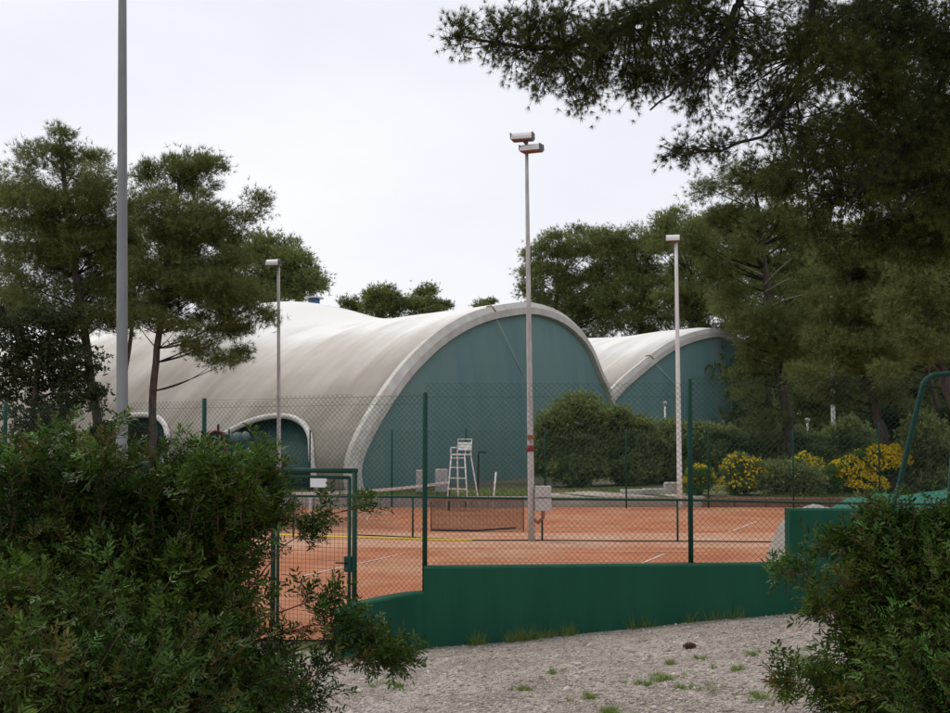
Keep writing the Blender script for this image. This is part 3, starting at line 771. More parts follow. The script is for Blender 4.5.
# brown practice net
na = G(431, 531); nb = G(523, 530)
nb[1] = na[1]
pn = thing('practice_net', 'short brown net with dark top band standing on the clay', 'net', (na + nb) / 2)
zt_ = zat(497, na[1])
w = MB(); net_panel(w, na, nb, .03, lambda t: zt_ - .06, 6, .034, .0055); w.build('netting', M['net'], pn)
d = nb - na
MB().add([(na[0], na[1] - .012, zt_ - .12), (nb[0], nb[1] - .012, zt_ - .12), (nb[0], nb[1] - .012, zt_), (na[0], na[1] - .012, zt_), (na[0], na[1] + .012, zt_ - .12), (nb[0], nb[1] + .012, zt_ - .12), (nb[0], nb[1] + .012, zt_), (na[0], na[1] + .012, zt_)],
         [(0, 1, 2, 3), (7, 6, 5, 4), (3, 2, 6, 7), (0, 4, 5, 1)]).build('top_band', M['rust'], pn)
for q in (na, nb): MB().tube([(q[0], q[1] + .03, 0), (q[0], q[1] + .03, zt_ + .02)], .018, 8).build('post', M['rust'], pn)
MB().tube([(na[0], na[1] - .03, .03), (na[0] + d[0] * .5, na[1] - .25, .03), (na[0] + d[0] * .92, na[1] - .05, .09)], .025, 6).build('bottom_cord', M['dark_net'], pn)
# main net of the far court
e0 = np.array((xat(258, 26.9), 26.9)); e1 = np.array((xat(449, 36.3), 36.3))
tn = thing('tennis_net', 'long tennis net with a white top band crossing the far clay court', 'tennis net', (*((e0 + e1) / 2), 0))
def top(t): return .96 + .28 * (t - .55) ** 2 * 1.6
w = MB(); net_panel(w, e0, e1, .06, lambda t: top(t) - .04, 14, .06, .003); w.build('netting', M['dark_net'], tn)
vs = []; K = 20; dn = (e1 - e0) / np.linalg.norm(e1 - e0); nn = np.array((-dn[1], dn[0])) * .02
for k in range(K + 1):
    t = k / K; p = e0 + (e1 - e0) * t
    for s, dz in ((1, 0), (-1, 0), (-1, -.09), (1, -.09)): vs.append((p[0] + nn[0] * s, p[1] + nn[1] * s, top(t) + dz))
fs = [(k * 4 + i, k * 4 + (i + 1) % 4, k * 4 + 4 + (i + 1) % 4, k * 4 + 4 + i) for k in range(K) for i in range(4)] + [(3, 2, 1, 0), tuple(K * 4 + i for i in range(4))]
MB().add(vs, fs).build('top_band', M['net_band'], tn)
for p, t in ((e0, 0), (e1, 1)): MB().tube([(p[0], p[1], 0), (p[0], p[1], top(t) + .06)], .045, 10).build('net_post', M['green_steel'], tn)
for t in (.22, .5):
    p = e0 + (e1 - e0) * t
    MB().box((p[0], p[1] - .03, top(t) / 2), (.05, .02, top(t))).build('strap', M['white'], tn)

# ------------------------------------------------------------------ green tarp bank, teal screen, boulder, cone
tp = MB()
def tz(x, y): return max(.05, .55 + .085 * (x - xat(800, 25.5)) + (.10 * math.sin(x * 2.3) + .05 * math.sin(x * 5 + y)) * .5) * min(1, max(0, (y - 24.7) / 1.6)) ** .7
xs = np.linspace(xat(856, 25), xat(1120, 28), 36); ys = np.linspace(24.75, 30.5, 14); vs = []
for y in ys:
    for x in xs: vs.append((x, y, .02 + tz(x, y) * min(1, (x - xs[0]) / 1.5 + .02) * min(1, (30.6 - y) / .8)))
nx = len(xs)
fs = [(j * nx + i, j * nx + i + 1, (j + 1) * nx + i + 1, (j + 1) * nx + i) for j in range(len(ys) - 1) for i in range(nx - 1)]
tp.add(vs, fs, True)
tag(tp.build('tarpaulin', M['tarp'], loc=(xs[18], 27, 0)), 'green tarpaulin spread over a low mound beyond the high wall', 'tarpaulin')
sc = thing('windbreak_screen', 'teal windbreak screen stretched between posts at the left edge', 'screen', (xat(20, 24), 24.0, 0))
vs = []; K = 12
for k in range(K + 1):
    t = k / K; u = -60 + 108 * t; Y = 24 + .06 * math.sin(t * 9); zt2 = zat(453 + 1.5 * math.sin(t * 7) + (6 * max(0, t - .8) / .2 if t > .8 else 0), 24)
    for dy, z in ((0, .1), (0, zt2), (.02, zt2), (.02, .1)): vs.append((xat(u, 24), Y + dy, z))
fs = [(k * 4 + i, k * 4 + (i + 1) % 4, k * 4 + 4 + (i + 1) % 4, k * 4 + 4 + i) for k in range(K) for i in range(4)]
MB().add(vs, fs).build('fabric', M['teal_screen'], sc)
for u in (-60, -5, 48): MB().tube([(xat(u, 24), 24.06, 0), (xat(u, 24), 24.06, 2.15)], .03, 8).build('post', M['green_steel'], sc)

def rock(name, c, size, m, seed, label, cat, n=2):
    r = np.random.default_rng(seed)
    import bmesh
    bm = bmesh.new(); bmesh.ops.create_icosphere(bm, subdivisions=4, radius=1)
    ph = r.uniform(0, 6, (6, 3)); fq = r.uniform(1.2, 4.5, (6, 3))
    planes = [(Vector(r.normal(size=3)).normalized(), r.uniform(.62, .9)) for _ in range(10)]
    for v in bm.verts:
        p = v.co.copy()
        for nn_, dd in planes:
            k = p.dot(nn_) - dd
            if k > 0: p -= nn_ * k * .85
        q = sum(math.sin(p.x * fq[i][0] + ph[i][0]) * math.sin(p.y * fq[i][1] + ph[i][1]) * math.sin(p.z * fq[i][2] + ph[i][2]) for i in range(6)) * .05
        q += .012 * math.sin(p.x * 17 + p.y * 13) * math.sin(p.z * 19 + p.x * 7)
        p *= 1 + q
        lean = -.30 * (1 - p.z) if p.x < .3 else 0
        v.co = Vector(((p.x + lean * min(1, .3 - p.x)) * size[0], p.y * size[1], p.z * size[2]))
    me = bpy.data.meshes.new(name); bm.to_mesh(me); bm.free()
    for f in me.polygons: f.use_smooth = True
    return tag(link(name, me, m, loc=c), label, cat)
rk = P(822, 560, 14.6)
rock('boulder', (rk[0] + .12, 14.6, .35), (.86, .9, 1.2), M['boulder'], 5, 'big pale boulder leaning behind the step of the green wall', 'boulder')

# ------------------------------------------------------------------ vegetation tools
def unit(a): return a / np.maximum(np.linalg.norm(a, axis=-1, keepdims=True), 1e-9)
def blades(C, D, nb, L, Wd, spread, r, quad=False):
    """nb thin blades fanned from each centre C about direction D"""
    N = len(C); c = np.repeat(C, nb, 0); d = np.repeat(D, nb, 0)
    d = unit(d + r.normal(size=d.shape) * spread)
    l = L * r.uniform(.65, 1.2, (N * nb, 1)); s = unit(np.cross(d, r.normal(size=d.shape))) * Wd * r.uniform(.7, 1.25, (N * nb, 1))
    if not quad:
        V = np.stack([c - s / 2, c + s / 2, c + d * l], 1).reshape(-1, 3)
        F = np.arange(len(V)).reshape(-1, 3)
    else:
        m = c + d * l * .5
        V = np.stack([c, m + s / 2, c + d * l, m - s / 2], 1).reshape(-1, 3)
        F = np.arange(len(V)).reshape(-1, 4)
    return V, F
def ell(r, n, inner=.35):
    d = unit(r.normal(size=(n, 3))); return d * (inner + (1 - inner) * r.uniform(0, 1, (n, 1)) ** .6)

def lobes3(lobes, Y, depth):
    o = []
    for lb in lobes:
        u, v, ru, rv = lb[:4]; dY = lb[4] if len(lb) > 4 else None
        if dY is None: dY = random.uniform(-1, 1) * depth
        y = Y + dY; c = P(u, v, y); k = y / 1000.0
        o.append((c, np.array((ru * k, max(ru, rv) * k * .9, rv * k))))
    return o

def tree(name, label, Y, trunk, lobes, m, seed, clump=.6, per=40, nb=7, L=.2, Wd=.03, dens=1.0, cat='tree', group=None, depth=.8, bark=None, quad=False, spread=.7, dead=None, flat=.62, limb=.05, wisp=.50):
    r = np.random.default_rng(seed); random.seed(seed)
    tp_ = [P(u, v, Y + (t[3] if len(t) > 3 else 0)) for t in trunk for (u, v) in [t[:2]]]; tr = [t[2] for t in trunk]
    base = tp_[0].copy(); base[2] = float(land(base[0], base[1])) - .1 if Y > 12.4 else float(gz(base[0], base[1])) - .1
    root = thing(name, label, cat, base, group)
    pts = [base] + tp_; rad = [tr[0] * 1.25] + tr
    arr = np.array(pts); tl = np.concatenate([[0], np.cumsum(np.linalg.norm(np.diff(arr, axis=0), axis=1))]); q = np.linspace(0, tl[-1], 26)
    tk = np.stack([np.interp(q, tl, arr[:, i]) for i in range(3)], -1); rr = np.interp(q, tl, rad)
    for _ in range(3): tk[1:-1] = .25 * tk[:-2] + .5 * tk[1:-1] + .25 * tk[2:]
    tk[1:-1] += r.normal(size=(24, 3)) * rr[1:-1, None] * .12
    MB().tube(list(tk), list(rr), 10).build('trunk', bark or M['bark'], root)
    ls = lobes3(lobes, Y, depth)
    C = []; D = []; bm_ = MB(); limbs_ = []
    for (c, rad3) in ls:
        vol = rad3[0] * rad3[2] / clump ** 2
        n = max(4, int(vol * 6.8 * dens)); per_ = int(per * 1.6)
        pc = c + ell(r, n) * rad3
        for i, p in enumerate(pc):
            out_ = unit((p - c) / rad3 + np.array((0, 0, .35)))
            cr = clump * r.uniform(.6, 1.15)
            tc_ = p + r.normal(size=(per_, 3)) * np.array((cr, cr, cr * flat)) * wisp
            C.append(tc_); D.append(unit(.5 * out_ + unit(tc_ - p + out_ * .15) + np.array((0, 0, .25))))
            if i % 5 == 0:
                zt3 = min(max(p[2] - .45 * np.linalg.norm((p - tk[-1])[:2]) - .2, tk[6][2]), tk[-1][2])
                k = int(np.argmin(np.abs(tk[:, 2] - zt3))); a = tk[k]; mid = (a + p) / 2 + np.array((0, 0, -.12 * np.linalg.norm(p - a))) + r.normal(size=3) * .12 * np.linalg.norm(p - a) * .4
                r0 = min(rr[k] * .4, limb * .7 * (1 + np.linalg.norm(p - a) * .08))
                bz = [a * (1 - t) ** 2 + mid * 2 * t * (1 - t) + p * t * t for t in np.linspace(0, 1, 7)]
                bm_.tube(bz, list(np.linspace(r0, limb * .22, 7)), 5, cap=False); limbs_.append((bz, r0))
    if dead:
        dm = MB()
        for (pl) in dead:
            dm.tube([P(u, v, Y - .3) for u, v in pl], list(np.linspace(limb * .6, limb * .2, len(pl))), 5)
        dm.build('bare_branches', M['grey_twig'], root)
    if 0 < len(limbs_) <= 5:
        for bz, r0 in limbs_: MB().tube(bz, list(np.linspace(r0, limb * .22, 7)), 5, cap=False).build('branch', bark or M['twig'], root)
    elif len(bm_.v): bm_.build('branches', bark or M['twig'], root)
    C = np.concatenate(C); D = np.concatenate(D)
    V, F = blades(C, D, nb, L, Wd, spread, r, quad)
    np_mesh('crown', V, F, m, root)
    return root

# ------------------------------------------------------------------ pines on the left
tree('pine_tree', 'tall pine with leaning trunk at the left behind the galvanised pole', 34.0,
     [(100, 440, .16), (95, 400, .15), (84, 330, .13), (74, 260, .13), (64, 180, .08), (60, 140, .04)],
     [(58, 140, 14, 16), (48, 165, 28, 22), (88, 172, 26, 24), (30, 205, 32, 26), (75, 215, 38, 34), (110, 215, 22, 34), (28, 255, 34, 30), (85, 262, 42, 34), (50, 300, 44, 28), (108, 300, 30, 26), (20, 315, 40, 16), (75, 322, 40, 14), (112, 325, 24, 10), (62, 235, 50, 40), (118, 250, 18, 40), (105, 185, 18, 22), (20, 190, 22, 20)], M['pine'], 11, clump=.5, per=40, nb=9, L=.21, Wd=.016, dens=.8)
tree('pine_tree', 'pine with twisted trunk just right of the galvanised pole', 33.0,
     [(153, 462, .13), (152, 400, .12), (158, 340, .105), (166, 285, .09), (174, 220, .07), (182, 165, .03)],
     [(185, 165, 26, 16), (205, 178, 24, 22), (160, 180, 22, 26), (150, 205, 20, 28), (185, 210, 36, 28), (215, 225, 22, 24), (256, 205, 11, 18), (242, 225, 14, 14), (170, 255, 36, 26), (205, 275, 30, 24), (150, 285, 26, 26), (180, 305, 40, 20), (222, 305, 26, 14), (245, 312, 20, 10), (228, 360, 14, 6), (205, 350, 12, 6), (188, 345, 12, 4), (245, 352, 8, 4), (150, 318, 26, 12), (215, 322, 36, 10), (255, 300, 18, 10), (180, 280, 48, 28), (262, 318, 12, 5), (225, 290, 34, 16), (235, 255, 20, 14), (190, 235, 44, 30), (140, 315, 22, 14), (200, 332, 34, 7), (240, 330, 14, 5)], M['pine'], 12, limb=.028, clump=.45, per=38, nb=9, L=.2, Wd=.016, dens=.76,
     dead=[[(164, 347), (185, 345), (205, 350), (222, 360), (240, 362)]])
tree('pine_tree', 'slender dark pine standing between the two left pines', 37.0, [(116, 440, .09), (124, 380, .09), (132, 330, .07), (136, 270, .05)],
     [(125, 260, 26, 36), (132, 235, 22, 24), (120, 300, 24, 20)], M['pine'], 13, clump=.6, per=34, nb=8, L=.2, Wd=.022)
tree('pine_tree', 'pine cut off by the left edge of the photo', 38.0, [(-12, 440, .16), (-10, 350, .14), (-8, 260, .1), (-8, 180, .05)],
     [(-4, 190, 13, 20), (-14, 225, 26, 30), (0, 265, 24, 26), (-15, 300, 35, 26), (12, 310, 28, 20)], M['pine'], 14, clump=.6, per=34, nb=8, L=.2, Wd=.023)
tree('pine_tree', 'rounded pine crown behind the peak of the large shell hall', 76.0, [(262, 420, .3), (265, 330, .25), (270, 270, .15)],
     [(268, 258, 26, 20), (295, 265, 22, 22), (245, 268, 22, 22), (308, 278, 14, 20), (275, 288, 36, 18), (235, 295, 22, 18), (300, 285, 24, 16), (258, 246, 20, 12), (285, 250, 20, 12)], M['pine_far'], 15, clump=.95, per=40, nb=7, L=.36, Wd=.05, limb=.09)
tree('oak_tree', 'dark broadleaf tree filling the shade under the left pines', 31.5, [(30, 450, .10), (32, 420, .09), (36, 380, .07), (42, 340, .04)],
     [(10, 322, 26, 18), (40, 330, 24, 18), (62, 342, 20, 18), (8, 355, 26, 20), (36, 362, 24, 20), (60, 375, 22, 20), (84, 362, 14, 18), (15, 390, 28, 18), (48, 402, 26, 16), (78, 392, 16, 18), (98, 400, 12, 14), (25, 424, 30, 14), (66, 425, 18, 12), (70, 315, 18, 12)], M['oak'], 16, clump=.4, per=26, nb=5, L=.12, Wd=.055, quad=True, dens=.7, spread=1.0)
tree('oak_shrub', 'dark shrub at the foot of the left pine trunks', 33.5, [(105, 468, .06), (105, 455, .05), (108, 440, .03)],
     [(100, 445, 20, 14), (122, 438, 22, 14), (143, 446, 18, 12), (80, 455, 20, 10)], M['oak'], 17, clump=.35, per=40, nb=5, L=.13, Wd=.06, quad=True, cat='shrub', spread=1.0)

# ------------------------------------------------------------------ far trees behind the halls
tree('pine_tree', 'small round tree top left of the dip in the hall roof', 96.0, [(382, 400, .3), (382, 330, .25), (382, 300, .15)],
     [(384, 294, 14, 10), (372, 302, 14, 9), (394, 303, 12, 10), (382, 310, 22, 10)], M['pine_far'], 21, clump=.9, per=40, nb=7, L=.36, Wd=.06, limb=.09)
tree('pine_tree', 'small round tree top in the dip of the hall roof', 97.0, [(425, 400, .3), (425, 330, .25), (425, 300, .15)],
     [(427, 295, 12, 10), (414, 303, 12, 9), (430, 306, 16, 10), (444, 307, 8, 7), (420, 312, 18, 8)], M['pine_far'], 22, clump=.9, per=40, nb=7, L=.36, Wd=.06, limb=.09)
tree('pine_tree', 'tiny tree top at the left shoulder of the hall roof dip', 99.0, [(350, 400, .2), (350, 330, .2), (350, 306, .1)],
     [(347, 302, 4, 3.5), (356, 302, 4, 6), (352, 309, 8, 6)], M['pine_far'], 23, clump=.6, per=30, nb=6, L=.34, Wd=.06, limb=.07)
tree('pine_tree', 'tiny tree top peeping over the rim of the great arch', 98.0, [(491, 400, .2), (491, 330, .2), (491, 308, .1)],
     [(491, 301, 5, 4), (480, 306, 4, 3), (486, 308, 8, 5)], M['pine_far'], 24, clump=.55, per=30, nb=6, L=.34, Wd=.06, limb=.07)
far = [('broad pine behind the great arch at the left of the far trees', 102, 555, [(522, 291, 8, 8), (540, 258, 16, 12), (560, 243, 20, 12), (585, 240, 20, 12), (545, 280, 24, 18), (580, 268, 34, 24), (555, 302, 30, 16), (590, 300, 34, 18), (590, 325, 30, 16)]),
       ('wide pine directly behind the valley between the two halls', 100, 640, [(610, 238, 20, 11), (632, 238, 22, 12), (615, 262, 30, 22), (650, 262, 32, 26), (625, 295, 40, 24), (660, 300, 34, 24), (640, 325, 44, 14)]),
       ('rising pine behind the white lamp pole at the far right trees', 92, 690, [(672, 216, 16, 10), (690, 232, 24, 18), (665, 240, 20, 18), (700, 268, 36, 26), (690, 300, 36, 24), (720, 310, 36, 30)]),
       ('dense pine behind the bare pine trunk', 78, 770, [(730, 240, 40, 34), (775, 250, 44, 40), (815, 270, 40, 40), (760, 300, 50, 36), (810, 330, 46, 36), (770, 360, 50, 30)]),
       ('dense dark pine deep in the wood on the right', 70, 880, [(850, 260, 44, 40), (895, 260, 46, 44), (940, 270, 40, 46), (860, 320, 50, 40), (915, 330, 50, 40), (880, 380, 60, 36), (945, 380, 44, 40), (820, 385, 40, 34), (840, 425, 44, 24), (910, 425, 50, 24), (960, 430, 40, 24)])]
for i, (lab, Y, ub, lb) in enumerate(far):
    tree('pine_tree', lab, Y, [(ub, 420, .35), (ub, 350, .3), (ub + 3, 280, .15)], lb, M['pine_far'], 30 + i, clump=1.0 * Y / 100 + .1, per=46, nb=8, L=.42 * Y / 100, Wd=.044, dens=.95, limb=.09, depth=2.5, group='pines behind the halls')

# ------------------------------------------------------------------ pines on the right
tree('pine_tree', 'tall pine with bare grey branches right of the smaller hall', 46.0,
     [(792, 470, .25), (786, 410, .23), (776, 350, .21), (768, 300, .18), (763, 255, .16), (758, 215, .11), (755, 185, .05)],
     [(702, 190, 8, 9), (742, 178, 26, 16), (775, 182, 28, 18), (720, 210, 24, 18), (690, 238, 20, 18), (735, 220, 20, 18), (726, 266, 22, 18), (732, 298, 18, 16), (756, 322, 22, 16), (754, 350, 18, 14), (760, 372, 26, 16), (800, 330, 28, 22), (815, 290, 26, 24), (800, 225, 26, 26), (752, 395, 14, 14), (772, 420, 14, 14), (755, 430, 12, 10), (778, 335, 26, 16, -1.2), (760, 318, 24, 14, -1.2), (795, 355, 24, 14, -1.2), (770, 215, 26, 14, -1.0), (745, 250, 18, 12, -1.0)], M['pine'], 41, clump=.68, per=40, nb=9, L=.27, Wd=.021, dens=.95, limb=.07,
     dead=[[(764, 285), (778, 270), (792, 258)], [(762, 262), (752, 248), (742, 240)], [(765, 292), (780, 283), (790, 278)], [(763, 275), (748, 268), (735, 262), (722, 262)], [(772, 305), (790, 298), (806, 294), (820, 298)], [(775, 345), (800, 335), (820, 331), (840, 336)], [(761, 240), (768, 225), (772, 205)]])
tree('pine_tree', 'leaning dark pine behind the yellow broom on the right', 40.0,
     [(890, 460, .21), (882, 430, .20), (872, 400, .18), (862, 370, .2), (852, 320, .15), (848, 270, .1)],
     [(850, 300, 38, 26), (885, 310, 34, 26), (835, 345, 30, 20), (870, 352, 32, 18), (905, 340, 30, 22), (850, 265, 40, 26), (890, 270, 36, 28), (815, 372, 22, 14), (840, 392, 20, 14), (865, 245, 40, 22), (862, 345, 28, 16, -1.1), (875, 372, 26, 14, -1.1), (900, 395, 20, 10, -.5)], M['pine'], 42, clump=.56, per=40, nb=9, L=.24, Wd=.019, limb=.06)
tree('pine_tree', 'pine with slanting brown trunk at the right edge', 34.0,
     [(968, 440, .2), (950, 395, .19), (936, 355, .17), (926, 320, .14), (915, 270, .08)],
     [(915, 285, 32, 22), (945, 300, 32, 24), (905, 320, 24, 18), (955, 340, 26, 20), (940, 260, 36, 24), (905, 250, 30, 20), (890, 372, 18, 10), (950, 230, 30, 24), (930, 345, 26, 16, -1.0)], M['pine'], 43, clump=.5, per=40, nb=9, L=.21, Wd=.017)
tree('pine_tree', 'thin dark pine trunk at the far right behind the bent tube', 44.0,
     [(958, 470, .12), (945, 430, .12), (934, 395, .11), (925, 360, .1), (918, 320, .07)],
     [(915, 330, 30, 20), (940, 345, 30, 20), (900, 350, 26, 18)], M['pine'], 44, clump=.65, per=34, nb=8, L=.23, Wd=.026)

# ------------------------------------------------------------------ shrubs behind the far court
def shrub(label, Y, u, lobes, m, seed, flowers=0, group=None, name='shrub', L=.16, Wd=.045, clump=.34, dens=1.0):
    v0 = 490
    o = tree(name, label, Y, [(u, v0, .05), (u, v0 - 12, .04)], lobes, m, seed, clump=clump, per=40, nb=5, L=L, Wd=Wd, quad=True, cat='shrub', group=group, spread=.9, depth=.5, limb=.025, dens=dens, wisp=.45 if flowers else .72)
    if flowers:
        r = np.random.default_rng(seed + 500); C = []
        for (c, rad3) in lobes3(lobes, Y, .3):
            d = ell(r, flowers, .8); d[:, 2] = np.abs(d[:, 2]) * 1.05 - .25; k = r.uniform(0, 1, flowers) < (.66 + .3 * np.sin(d[:, 0] * 5 + d[:, 2] * 6 + c[0]))
            C.append(c + d[k] * (rad3 + clump * r.uniform(.5, 1.15, (int(k.sum()), 1))))
        C = np.concatenate(C)
        V, F = blades(C, unit(r.normal(size=C.shape) + np.array((0, -.3, .5))), 3, .09, .058, .8, r, True)
        np_mesh('flowers', V, F, M['yellow'], o)
    return o
hg = 'shrubs of the hedge in front of the halls'
hedge = [('tall light green shrub against the foot of the great arch', 46.0, 575, [(558, 425, 16, 18), (578, 406, 16, 12), (596, 415, 14, 14), (560, 452, 24, 18), (590, 450, 22, 18), (575, 470, 30, 14), (590, 435, 18, 14), (562, 440, 18, 16)]),
         ('shrub in the hedge under the valley of the two halls', 46.5, 630, [(616, 418, 14, 12), (638, 428, 16, 12), (612, 448, 20, 16), (645, 450, 20, 16), (630, 468, 30, 14), (628, 436, 20, 14)]),
         ('shrub in the hedge behind the white floodlight pole', 47.0, 690, [(672, 432, 16, 10), (700, 436, 18, 12), (672, 454, 20, 14), (705, 456, 20, 14), (690, 470, 30, 11), (655, 470, 18, 12), (688, 445, 20, 12)]),
         ('low shrub in the hedge below the teal arch of the smaller hall', 47.5, 740, [(728, 440, 16, 12), (752, 448, 16, 10), (735, 462, 24, 12), (770, 460, 14, 12)]),
         ('dark shrub at the left end of the hedge behind the white stake', 46.5, 545, [(542, 446, 7, 16), (540, 468, 7, 10)])]
for i, (lab, Y, u, lb) in enumerate(hedge): shrub(lab, Y, u, lb, M['shrub'], 60 + i, group=hg, dens=1.0, clump=.32)
under = [('dark shrub below the bare grey pine trunk', 46.5, 800, [(790, 445, 22, 18), (815, 452, 20, 18), (800, 470, 30, 14)]),
         ('rounded dark shrub right of the thin white pole', 47.0, 850, [(846, 438, 20, 18), (866, 450, 22, 18), (850, 465, 26, 16)]),
         ('grey green shrub behind the bent tube frame', 40.0, 925, [(925, 440, 20, 26), (945, 455, 24, 26), (915, 465, 24, 20), (935, 478, 34, 14)]),
         ('dark shrub at the right edge of the photo', 44.0, 970, [(965, 430, 30, 30), (985, 460, 30, 30)]),
         ('low green shrub between the two flowering broom bushes', 39.2, 790, [(782, 478, 20, 14), (802, 480, 20, 12)]),
         ('dark shrub deep behind the flowering broom', 50.0, 895, [(895, 425, 26, 22), (880, 450, 26, 20), (910, 455, 26, 20)])]
for i, (lab, Y, u, lb) in enumerate(under): shrub(lab, Y, u, lb, M['oak'] if i in (3, 5) else M['shrub'], 70 + i, group='shrubs under the pines')
bg_ = 'yellow flowering broom bushes'
shrub('small yellow broom bush beside the white floodlight pole', 39.0, 700, [(700, 478, 10, 11), (694, 486, 9, 8)], M['fresh'], 80, 520, bg_, 'broom_bush', .14, .02, .25)
shrub('green broom bush with yellow flowers near the pine trunk', 39.3, 745, [(738, 468, 12, 14), (752, 474, 16, 16), (738, 484, 16, 10)], M['shrub'], 81, 260, bg_, 'broom_bush', .14, .02, .25)
shrub('large bright yellow broom bush on the right of the bank', 39.6, 868, [(836, 478, 15, 13), (848, 472, 15, 14), (862, 467, 14, 16), (880, 463, 18, 17), (895, 460, 10, 14), (860, 484, 22, 10)], M['fresh'], 82, 1000, bg_, 'broom_bush', .14, .02, .25)
shrub('few yellow broom flowers right behind the pine trunk', 41.5, 808, [(803, 462, 8, 8), (812, 466, 8, 7)], M['shrub'], 83, 150, bg_, 'broom_bush', .14, .02, .25)

# distant wood all along the horizon (one mass)
r = np.random.default_rng(99)
C = []
for k in range(900):
    x = r.uniform(-150, 150); y = 118 + r.uniform(0, 30) + .0 * abs(x); h = r.uniform(2, 8.5) * (1 + .25 * math.sin(x * .12))
    C.append(np.array((x, y, 1 + h * r.uniform(.1, 1))) + ell(r, 26, .1) * np.array((2.2, 2.2, 1.8)))
for k in range(800):
    x = r.uniform(18, 75); y = r.uniform(75, 100); C.append(np.array((x, y, 1 + r.uniform(0, 8))) + ell(r, 26, .1) * np.array((1.8, 1.8, 1.5)))
C = np.concatenate(C)
V, F = blades(C, unit(r.normal(size=C.shape) + np.array((0, 0, .6))), 5, .8, .12, .8, r)
tag(np_mesh('distant_wood', V, F, M['pine_far']), 'distant pine wood closing the horizon behind the halls', 'wood', kind='stuff')

# ------------------------------------------------------------------ the near pine overhead
def near_pine(label, Y, trunk, limbs, lobes, m, seed, clump=.22, per=26, nb=34, L=.066, Wd=.0033, dens=1.0, twr=.006):
    """limbs: polylines (u, v, Y, radius); sprays of needles hang on twigs that leave the nearest limb"""
    r = np.random.default_rng(seed); random.seed(seed)
    base = np.array(trunk[0][:3]); root = thing('pine_tree', label, 'tree', base)
    MB().tube([t[:3] for t in trunk], [t[3] for t in trunk], 14).build('trunk', M['bark'], root)
    limb_pts = []; lm = MB()
    for pl in limbs:
        pts = np.array([P(u, v, y) for (u, v, y, rd) in pl]); rd = [q[3] for q in pl]
        tl = np.concatenate([[0], np.cumsum(np.linalg.norm(np.diff(pts, axis=0), axis=1))]); q = np.linspace(0, tl[-1], 22)
        p2 = np.stack([np.interp(q, tl, pts[:, i]) for i in range(3)], -1)
        for _ in range(4): p2[1:-1] = .25 * p2[:-2] + .5 * p2[1:-1] + .25 * p2[2:]
        p2[1:-1] += r.normal(size=(20, 3)) * .015
        lm.tube(list(p2), list(np.interp(q, tl, rd)), 7); limb_pts.append(p2)
    lm.build('branches', M['twig'], root)
    LP = np.concatenate(limb_pts); tw = MB(); C = []; D = []
    for (c, rad3) in lobes3(lobes, Y, .7):
        n = max(5, int(rad3[0] * rad3[2] / clump ** 2 * 6.5 * dens))
        for p in c + ell(r, n, .1) * rad3:
            dd = np.linalg.norm(LP - p, axis=1) + .35 * np.maximum(0, p[2] - LP[:, 2]); k = int(np.argmin(dd)); a = LP[k]; ln = np.linalg.norm(p - a)
            mid = (a + p) / 2 + np.array((0, 0, .12 * ln)) + r.normal(size=3) * .08 * ln
            bz = np.array([a * (1 - t) ** 2 + mid * 2 * t * (1 - t) + p * t * t for t in np.linspace(0, 1, 7)])
            tw.tube(list(bz), list(np.linspace(twr * min(1 + ln, 1.8), twr * .5, 7)), 4, cap=False)
            ax = unit(p - mid)
            # tufts: along the end of the twig and on short side shoots
            t_ = r.uniform(.0, 1, per); side = unit(r.normal(size=(per, 3)) + ax * .6) * clump * r.uniform(.15, 1, (per, 1))
            tc_ = p - ax * (clump * 1.1 * t_[:, None]) + side
            for j in range(0, per, 2): tw.tube([p - ax * clump * 1.1 * t_[j], tc_[j]], twr * .45, 3, cap=False)
            C.append(tc_); D.append(unit(unit(side) + ax * .5))
    tw.build('twigs', M['twig'], root)
    C = np.concatenate(C); D = np.concatenate(D)
    V, F = blades(C, D, nb, L, Wd, .62, r)
    np_mesh('crown', V, F, m, root)
    return root
